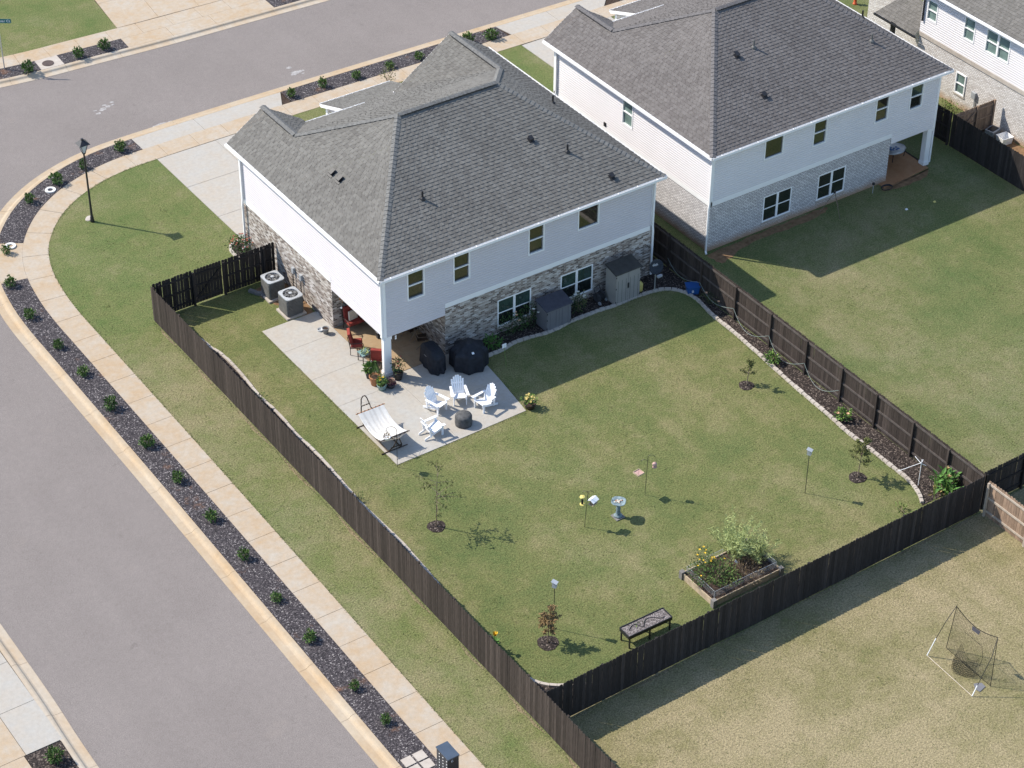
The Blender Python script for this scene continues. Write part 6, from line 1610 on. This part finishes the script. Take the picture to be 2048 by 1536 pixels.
for x, y in ((.45, .25), (.45, -.25), (-.45, .25), (-.45, -.25)): MB().bar((x, y, 0), (x*1.1, y*1.1, .46), .03).build('leg', 'black_metal', t)
t = thing('tripod_stand', 'thin tripod stand on the shaded lawn before the white brick wall', 'tripod', (24.67,-0.70))
for k in range(3): a = k*2.094+.4; MB().tube([(0, 0, 1.15), (.62*math.cos(a), .62*math.sin(a), 0)], .014, 5).build('leg', 'bark', t)
MB().lathe([(.05, 1.1), (.06, 1.18), (.02, 1.26)], 8).build('head', 'black_metal', t)
t = thing('garden_hose', 'coiled dark hose lying at the corner of the white brick wall', 'hose', (28.25, -.55, .04)); m = MB()
m.tube([((.28+.02*k/12)*math.cos(k*.52), (.2+.01*k/12)*math.sin(k*.52), .02+.002*k) for k in range(30)], .018, 5); m.build('coil', 'black_plastic', t)
t = thing('outdoor_tap', 'garden tap pipe standing at the white brick wall', 'tap', (27.43,-0.45)); MB().tube([(0, 0, 0), (0, 0, .5)], .018, 6).build('pipe', 'metal_grey', t); MB().box(-.05, .05, -.05, .05, .48, .58).build('head', 'black_metal', t)
for q, lb, mt in (((29.38,-2.72), 'small yellow litter scrap on the neighbouring lawn', 'pale_yellow'), ((27.80,-2.47), 'small white litter scrap on the shaded neighbouring lawn', 'trim_white')):
    tag(MB().hexa([(-.07, -.04, 0), (.06, -.05, 0), (.07, .05, 0), (-.05, .06, 0)], [(-.06, -.03, .03), (.05, -.05, .02), (.06, .04, .05), (-.05, .05, .03)]).build('litter', mt, loc=(*q, 0)), lb, 'litter')
t = thing('tote_bin', 'white plastic tote with a black tray beside the white brick wall', 'tub', (36.05, .25, .0), .2); MB().hexa([(-.3, -.22, 0), (.3, -.22, 0), (.3, .22, 0), (-.3, .22, 0)], [(-.34, -.26, .42), (.34, -.26, .42), (.34, .26, .42), (-.34, .26, .42)]).build('tub', 'metal_grey', t); MB().box(-.25, .25, -.18, .18, .421, .45).build('tray', 'black_plastic', t)
t = thing('laundry_tub', 'open white plastic basin against the white brick wall', 'tub', (36.1, -.55, .0), -.1)
m = MB(); m.hexa([(-.28, -.25, 0), (.28, -.25, 0), (.28, .25, 0), (-.28, .25, 0)], [(-.28, -.25, .03), (.28, -.25, .03), (.28, .25, .03), (-.28, .25, .03)]); [m.hexa(*q) for q in (([(-.28, -.25, 0), (.28, -.25, 0), (.28, -.23, 0), (-.28, -.23, 0)], [(-.34, -.31, .4), (.34, -.31, .4), (.34, -.29, .4), (-.34, -.29, .4)]), ([(-.28, .23, 0), (.28, .23, 0), (.28, .25, 0), (-.28, .25, 0)], [(-.34, .29, .4), (.34, .29, .4), (.34, .31, .4), (-.34, .31, .4)]), ([(-.28, -.25, 0), (-.26, -.25, 0), (-.26, .25, 0), (-.28, .25, 0)], [(-.34, -.31, .4), (-.32, -.31, .4), (-.32, .31, .4), (-.34, .31, .4)]), ([(.26, -.25, 0), (.28, -.25, 0), (.28, .25, 0), (.26, .25, 0)], [(.32, -.31, .4), (.34, -.31, .4), (.34, .31, .4), (.32, .31, .4)]))]; m.build('basin', 'trim_white', t)


# ------------------------------------------------------------------ loose turf: uneven tufts on the lawns, ragged blades at hard edges
rg = random.Random(99)
def tuft(mb, x, y, n, r, h):
    for _ in range(n):
        a = rg.uniform(0, 6.28); q = r*rg.random(); mb.leaf((x+q*math.cos(a), y+q*math.sin(a), 0), (math.cos(a)*.7, math.sin(a)*.7, rg.uniform(.5, 1.2)), (rg.uniform(-1, 1), rg.uniform(-1, 1), .2), h*rg.uniform(.6, 1.3), .022)
ga, gp = MB(), MB()
def clear(x, y):
    if -5.0 < x < 13.2 and -20.4 < y < -1.7: return not (x < 4.3 and y > -5.6)
    if 15.7 < x < 33.2 and -20.2 < y < -1.2: return True
    if -8.7 < x < -6.5 and -26 < y < 14: return True
    if -6 < x < -3 and -4 < y < 9: return True
    if -4.5 < x < 14.8 and -30 < y < -21.2: return True
    if 15.3 < x < 24 and -34 < y < -21.2: return True
    return -6.2 < x < -.4 and 10 < y < 17.5
k = 0
while k < 6500:
    x, y = rg.uniform(-9, 33), rg.uniform(-32, 18)
    if not clear(x, y) or noise.noise(Vector((x*.5, y*.5, 3))) < rg.uniform(-.6, .3): continue
    tuft(ga if rg.random() < .62 else gp, x, y, rg.randrange(4, 8), rg.uniform(.03, .10), .032); k += 1
def fringe(x0, y0, x1, y1, step=.035, spread=.05, h=.055):
    L = math.hypot(x1-x0, y1-y0); n = int(L/step)
    for i in range(n):
        f = (i+rg.random())/n; tuft(ga if rg.random() < .75 else gp, x0+(x1-x0)*f+rg.uniform(-spread, spread), y0+(y1-y0)*f+rg.uniform(-spread, spread), 2, .03, h*(.6+.8*abs(noise.noise(Vector((f*L*.8, y0, 0))))))
fringe(-6.42, 9.2, -6.42, -26); fringe(-6, -20.98, 14.8, -20.9); fringe(15.5, -2, 15.3, -20.3); fringe(-2.8, 5.9, -2.8, -5.3); fringe(-2.8, -5.36, 3.7, -5.33); fringe(3.78, -5.2, 4.2, -1.6); fringe(-5.9, 9.2, -1.6, 9.2); fringe(17.5, -.25, 28.1, -.6, .06, .12)
for i in range(900):
    q = PA.at(rg.uniform(6, PA.near(0, 21.6)), -.02+rg.uniform(-.04, .03)); tuft(ga if rg.random() < .7 else gp, q.x, q.y, 2, .03, .06)
for i in range(700):
    q = PE.at(rg.uniform(0, PE.L), -.0); q = PE.at(rg.uniform(0, PE.L), .1 if (PE.at(PE.L*.5, .1)-Vector((5, -10, 0))).length < (PE.at(PE.L*.5, -.1)-Vector((5, -10, 0))).length else -.1); tuft(ga, q.x, q.y, 2, .03, .06)
tag(ga.build('turf_tufts', 'grass_blade'), 'short green grass tufts scattered over the lawns and edges', 'grass', kind='stuff')
tag(gp.build('dry_turf_tufts', 'grass_pale'), 'dry straw coloured grass tufts scattered over the lawns', 'grass', kind='stuff')
